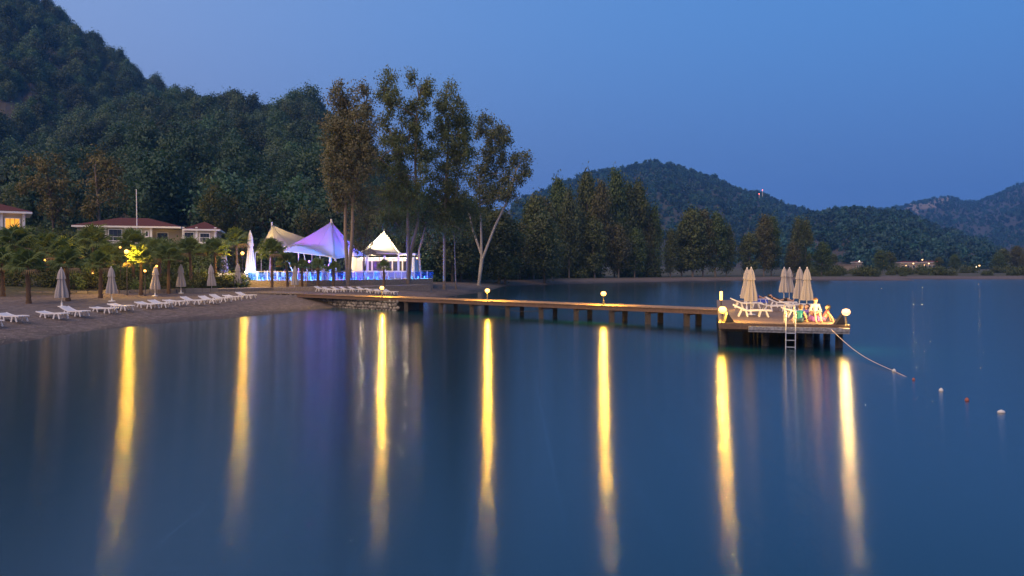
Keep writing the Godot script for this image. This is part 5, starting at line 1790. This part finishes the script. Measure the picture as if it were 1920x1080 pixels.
func trees() -> void:
	var olive := Color(0.132, 0.158, 0.064); var brown := Color(0.175, 0.165, 0.1); var green := Color(0.12, 0.135, 0.062)
	spot_tree("eucalyptus_tree", "brownish eucalyptus with twin pale trunks beside the violet canopy", "tree", 94.0, 652, [[656, 365, 30, 25], [632, 373, 15, 20], [652, 333, 35, 40], [676, 301, 38, 42], [640, 281, 36, 45], [652, 241, 42, 38], [684, 245, 24, 30], [636, 205, 16, 22], [656, 192, 12, 30], [636, 172, 12, 20], [684, 196, 15, 26], [683, 170, 8, 14]], brown, "bark", 0.30, "", [[[648, 430], [650, 340], [645, 270]], [[662, 440], [664, 380], [676, 290]]])
	spot_tree("eucalyptus_tree", "tallest eucalyptus with several spires, forked trunk next to the bar's corner", "tree", 103.0, 765, [[750, 424, 26, 20], [728, 412, 20, 18], [767, 385, 30, 24], [731, 365, 32, 24], [711, 297, 18, 16], [771, 333, 34, 28], [739, 317, 32, 28], [787, 281, 26, 28], [747, 281, 26, 24], [767, 257, 26, 26], [727, 241, 18, 32], [779, 222, 24, 30], [739, 202, 19, 30], [787, 182, 18, 20], [719, 178, 13, 24], [731, 146, 13, 18], [775, 152, 9, 18], [803, 164, 11, 24]], olive, "bark", 0.32, "", [[[766, 430], [764, 350], [742, 270]], [[770, 470], [782, 420], [778, 300], [782, 220]]])
	spot_tree("eucalyptus_tree", "tall slender eucalyptus with a straight trunk and loose pointed crown", "tree", 108.0, 833, [[845, 424, 24, 20], [820, 420, 18, 16], [835, 375, 34, 28], [859, 349, 24, 28], [827, 333, 32, 28], [859, 297, 28, 24], [835, 289, 32, 28], [873, 269, 15, 24], [843, 257, 34, 26], [867, 237, 22, 26], [827, 225, 18, 26], [855, 210, 22, 26], [835, 190, 14, 20], [843, 164, 8, 15]], olive, "bark", 0.27, "", [[[834, 440], [836, 350], [843, 230]], ])
	spot_tree("eucalyptus_tree", "spreading eucalyptus with forked pale white trunk beyond the sandy beach", "tree", 135.0, 898, [[898, 381, 28, 24], [926, 357, 28, 18], [958, 367, 20, 16], [898, 333, 22, 24], [962, 337, 22, 13], [930, 325, 26, 18], [950, 301, 22, 16], [918, 285, 27, 18], [982, 323, 14, 15], [978, 297, 19, 13], [938, 267, 26, 17], [902, 247, 15, 15], [928, 243, 24, 17], [916, 229, 17, 10]], green, "bark_white", 0.34, "", [[[903, 480], [902, 420], [898, 350]], [[905, 485], [928, 425], [954, 372], [968, 320]], [[903, 478], [886, 430], [880, 400]]], 1.4, 7.0, 0.4, 90)
	spot_tree("eucalyptus_tree", "low dark young eucalyptus between the canopies and the bar", "tree", 98.0, 683, [[687, 372, 30, 26], [683, 405, 28, 24], [700, 444, 12, 9], [672, 436, 15, 14], [682, 456, 16, 11], [670, 462, 10, 8]], brown, "bark_dark", 0.14, "", [[[684, 470], [690, 420]]], 0.9)
	spot_tree("eucalyptus_tree", "thin trunked eucalyptus with a low olive crown before the dark grove", "tree", 112.0, 855, [[851, 405, 28, 24], [867, 430, 22, 22], [880, 395, 18, 20]], olive, "bark", 0.14, "", [[[853, 460], [852, 410]]])
	spot_tree("eucalyptus_tree", "thick leaning trunked eucalyptus with olive lower boughs beside the sandy clearing", "tree", 110.0, 790, [[819, 400, 32, 28], [803, 437, 28, 26], [765, 410, 30, 26], [785, 385, 25, 22]], olive, "bark", 0.24, "", [[[786, 470], [800, 420]]])
	# pines and others behind the villas
	var pine := Color(0.15, 0.128, 0.055)
	spot_tree("pine_tree", "broad olive brown pine behind the left villa", "tree", 128.0, 103, [[120, 392, 30, 26], [90, 385, 26, 24], [70, 352, 26, 22], [118, 345, 32, 26], [90, 308, 32, 20]], pine, "bark_dark", 0.3, "", [[[104, 420], [102, 370], [96, 330]]], 0.8, 8.0, 0.5, 70)
	spot_tree("pine_tree", "olive brown pine with a tall bare trunk at the long villa's left end", "tree", 124.0, 187, [[178, 382, 24, 22], [225, 372, 18, 20], [210, 335, 28, 24], [165, 335, 26, 22], [186, 300, 32, 18]], pine, "bark", 0.3, "", [[[188, 420], [186, 360], [186, 315]]], 0.8, 8.0, 0.5, 70)
	spot_tree("pine_tree", "dark pine between the villas, darker than its neighbours", "tree", 135.0, 40, [[40, 400, 24, 24], [30, 370, 22, 20], [55, 430, 20, 16]], green, "bark_dark", 0.22, "", [], 0.8, 8.0, 0.5, 70)
	spot_tree("poplar_tree", "yellow green slender tree behind the long villa's right end", "tree", 132.0, 400, [[400, 420, 17, 18], [396, 388, 15, 20], [397, 355, 10, 18]], Color(0.105, 0.11, 0.03), "bark_dark", 0.15, "", [], 1.0, 7.0, 0.45, 70)
	spot_tree("leafy_tree", "olive rounded tree behind the cream canopy", "tree", 136.0, 440, [[450, 405, 24, 22], [428, 372, 22, 22], [432, 420, 20, 18]], Color(0.072, 0.08, 0.03), "bark_dark", 0.2, "", [], 0.9, 8.0, 0.48, 70)
	spot_tree("leafy_tree", "dark green tree rising behind the cream canopy's peak", "tree", 140.0, 515, [[505, 385, 28, 24], [530, 405, 24, 22], [490, 412, 22, 20]], Color(0.05, 0.06, 0.028), "bark_dark", 0.2, "", [], 0.9, 8.0, 0.48, 70)
	spot_tree("leafy_tree", "light olive tree between the two canopy peaks", "tree", 134.0, 588, [[588, 405, 24, 16], [600, 425, 26, 16], [570, 425, 18, 14]], Color(0.085, 0.09, 0.034), "bark_dark", 0.18, "", [], 1.0, 8.0, 0.48, 70)

func far_shore() -> void:
	var kinds := []
	var tones := [Color(0.11, 0.132, 0.055), Color(0.125, 0.122, 0.06), Color(0.09, 0.13, 0.05), Color(0.1, 0.122, 0.056)]
	for k in 4:
		kinds.append(make_tree(25.0, 4.6 + 0.5 * k, 0.16, 120, 60, 0.75, tones[k], 0.55, 0.15 * k))
	var g := "trees on the far shore"
	var list := [[1000, 365, 26, 175], [1020, 372, 22, 190], [1044, 337, 24, 200], [1067, 357, 24, 192], [1100, 322, 22, 205], [1126, 342, 20, 200], [1152, 325, 20, 207], [1175, 348, 20, 210], [1196, 340, 15, 212], [1213, 383, 17, 214], [1228, 390, 12, 214], [1257, 432, 18, 216], [1299, 389, 26, 218], [1318, 395, 22, 222], [1341, 401, 24, 222], [1362, 424, 19, 224], [1403, 436, 18, 226], [1432, 404, 18, 228], [1446, 407, 18, 232], [1496, 410, 14, 234], [1508, 411, 13, 236], [1487, 453, 14, 232], [1540, 455, 19, 240], [1085, 400, 22, 196], [1115, 410, 22, 194], [1160, 420, 24, 200], [1190, 430, 22, 202], [1035, 420, 24, 178], [1278, 425, 18, 224]]
	for i in list.size():
		var q: Array = list[i]
		var at := on_ground_d(q[0], q[3])
		var h: float = height_at(q[1], q[3]) - at.y
		var k: int = i % 4
		var wide: float = q[2] / F * q[3] / (4.6 + 0.5 * k) / (h / 25.0)
		var lab: String = "tall feathery tree in the close grove on the far bank" if q[0] < 1240 else ("tree of the separate clump standing beyond the walkway's end" if q[0] < 1380 else "slender tree standing apart behind the bathing platform")
		tree_thing("eucalyptus_tree", lab, g, kinds[k], M.leaf_gum, M.bark, at - Vector3(0, 0.2, 0), h / 25.0, clampf(wide, 0.6, 1.6))
	# dark grove behind the beach trees
	for i in 16:
		var px := 700.0 + i * 21.0 + rng.randf_range(-6, 6)
		var d := rng.randf_range(140, 165) + maxf(0.0, px - 860.0) * 0.12
		var at := on_ground_d(px, d)
		tree_thing("grove_tree", "dark tree in the dense grove behind the sandy clearing", "trees of the dark grove", kinds[i % 4], M.leaf_gum, M.bark_dark, at, rng.randf_range(0.48, 0.66), rng.randf_range(1.1, 1.5))
	# bushes along the bank
	var bushes := []
	for k in 3:
		var s := Shape.new()
		for i in 30:
			clump(s, Vector3(0, 1.4, 0) + rand_dir() * Vector3(2.3, 1.2, 2.3), 0.8, 26, 0.6, 0.18, Color(0.095, 0.115, 0.045), 0.1)
		bushes.append(s.mesh())
	var stem := Shape.new()
	for i in 4: stem.tube([Vector3(0, -0.3, 0), Vector3(rng.randf_range(-1, 1), 1.6, rng.randf_range(-1, 1))], [0.1, 0.04], 5)
	var sm := stem.mesh()
	for i in 86:
		var px := rng.randf_range(880, 1230) if i < 34 else rng.randf_range(1500, 1940)
		var d := 0.0
		if px < 1230: d = lerpf(158, 204, clampf((px - 880) / 300.0, 0, 1)) + rng.randf_range(3, 16)
		else: d = lerpf(216, 240, clampf((px - 1500) / 300.0, 0, 1)) + pow(rng.randf(), 1.6) * 90.0 + 3.0
		var at := on_ground_d(px, d)
		var t := thing("bank_bush", "low dark bush on the far bank beneath the grove" if px < 1230 else "dark green bush on the flat bank beyond the open water", "bush", at, rng.randf() * TAU, "bushes along the far bank")
		t.scale = Vector3.ONE * rng.randf_range(0.7, 1.5) * (1.0 if px < 1230 else lerpf(0.55, 0.8, clampf((d - 225.0) / 80.0, 0, 1)))
		obj("foliage", bushes[i % 3], M.leaf_gum, t)
		obj("stems", sm, M.bark_dark, t)
	# small trees on the flat bank to the right
	for q in [[1650, 470, 300], [1668, 472, 310], [1790, 478, 330], [1880, 466, 330], [1905, 462, 335], [1870, 474, 320], [1760, 482, 330], [1560, 476, 330], [1925, 470, 320]]:
		var at := on_ground_d(q[0], q[2])
		var h: float = height_at(q[1], q[2]) - at.y
		tree_thing("bank_tree", "small dark tree on the flat bank near the village lights", "trees near the village", kinds[int(q[0]) % 4], M.leaf_gum, M.bark_dark, at, h / 25.0, 1.5)
	# low lit buildings of the village and its lamps
	for q in [[1688, 1728, 493, 430, "long low house of the village with its front lit orange"], [1731, 1762, 492, 440, "low house at the village edge glowing orange and pink"], [1604, 1616, 492, 450, "small pale house at the far end of the village"], [1556, 1606, 497, 330, "long low grey wall beyond the bushes of the far bank"]]:
		var d: float = q[3]
		var m := d / F
		var x := dir_of((q[0] + q[1]) * 0.5) * d
		var gy := ground_y(x, d)
		var w: float = (q[1] - q[0]) * m
		var h := maxf(1.6, height_at(q[2], d) - gy)
		var b := thing("village_house", q[4], "house", Vector3(x, gy, -d))
		var s := Shape.new()
		s.cube(Vector3(0, h * 0.5, -3), Vector3(w, h, 6))
		obj("wall", s, M.paving, b)
		if q[2] < 495:
			hip_roof(b, -w * 0.5, w * 0.5, -6, 0, h + 0.2, 0.9, 0.4)
			for k in 4: window(b, lerpf(-w * 0.38, w * 0.38, k / 3.0), h * 0.45, 0.0, 1.4, 1.5, 1, "glass")
		else:
			s = Shape.new()
			s.cube(Vector3(0, h + 0.1, -3), Vector3(w + 0.4, 0.2, 6.4))
			obj("coping", s, M.paving, b)
	for q in [[1655, 489, 330, "far_lit", 14.0], [1659, 497, 325, "far_lit", 10.0], [1699, 498, 424, "far_lit", 45.0], [1712, 494, 424, "far_lit", 35.0], [1729, 487, 428, "far_lit", 22.0], [1733, 497, 428, "far_lit", 40.0], [1741, 494, 430, "far_lit", 30.0], [1757, 490, 430, "bulb_red", 14.0], [1611, 490, 440, "bulb_white", 12.0], [1836, 498, 400, "far_lit", 6.0], [1877, 468, 520, "bulb_white", 8.0], [1901, 473, 520, "bulb_white", 6.0], [1891, 483, 480, "far_lit", 8.0], [1830, 500, 380, "bulb_white", 6.0], [1864, 489, 420, "bulb_white", 4.0]]:
		var d: float = q[2]
		var at := pos_d(q[0], d, ground_y(dir_of(q[0]) * d, d))
		var h := maxf(2.0, height_at(q[1], d) - at.y)
		var l := thing("street_lamp", "tiny distant street lamp among the village lights on the far bank", "lamp", at, 0, "village lamps")
		var s := Shape.new()
		s.tube([Vector3(0, -0.3, 0), Vector3(0, h - 0.3, 0)], [0.09, 0.06], 6)
		obj("post", s, M.dark_frame, l)
		s = Shape.new()
		s.lathe([Vector2(0.01, h - 0.32), Vector2(0.28, h - 0.2), Vector2(0.32, h), Vector2(0.2, h + 0.2), Vector2(0.01, h + 0.28)], 10)
		obj("lantern", s, M[q[3]], l)
		var col := Color(1.0, 0.55, 0.18)
		if q[3] == "bulb_white": col = Color(1.0, 0.86, 0.62)
		elif q[3] == "bulb_red": col = Color(1.0, 0.15, 0.1)
		lamp_light(l, Vector3(0, h, 0), col, q[4], 0.3)
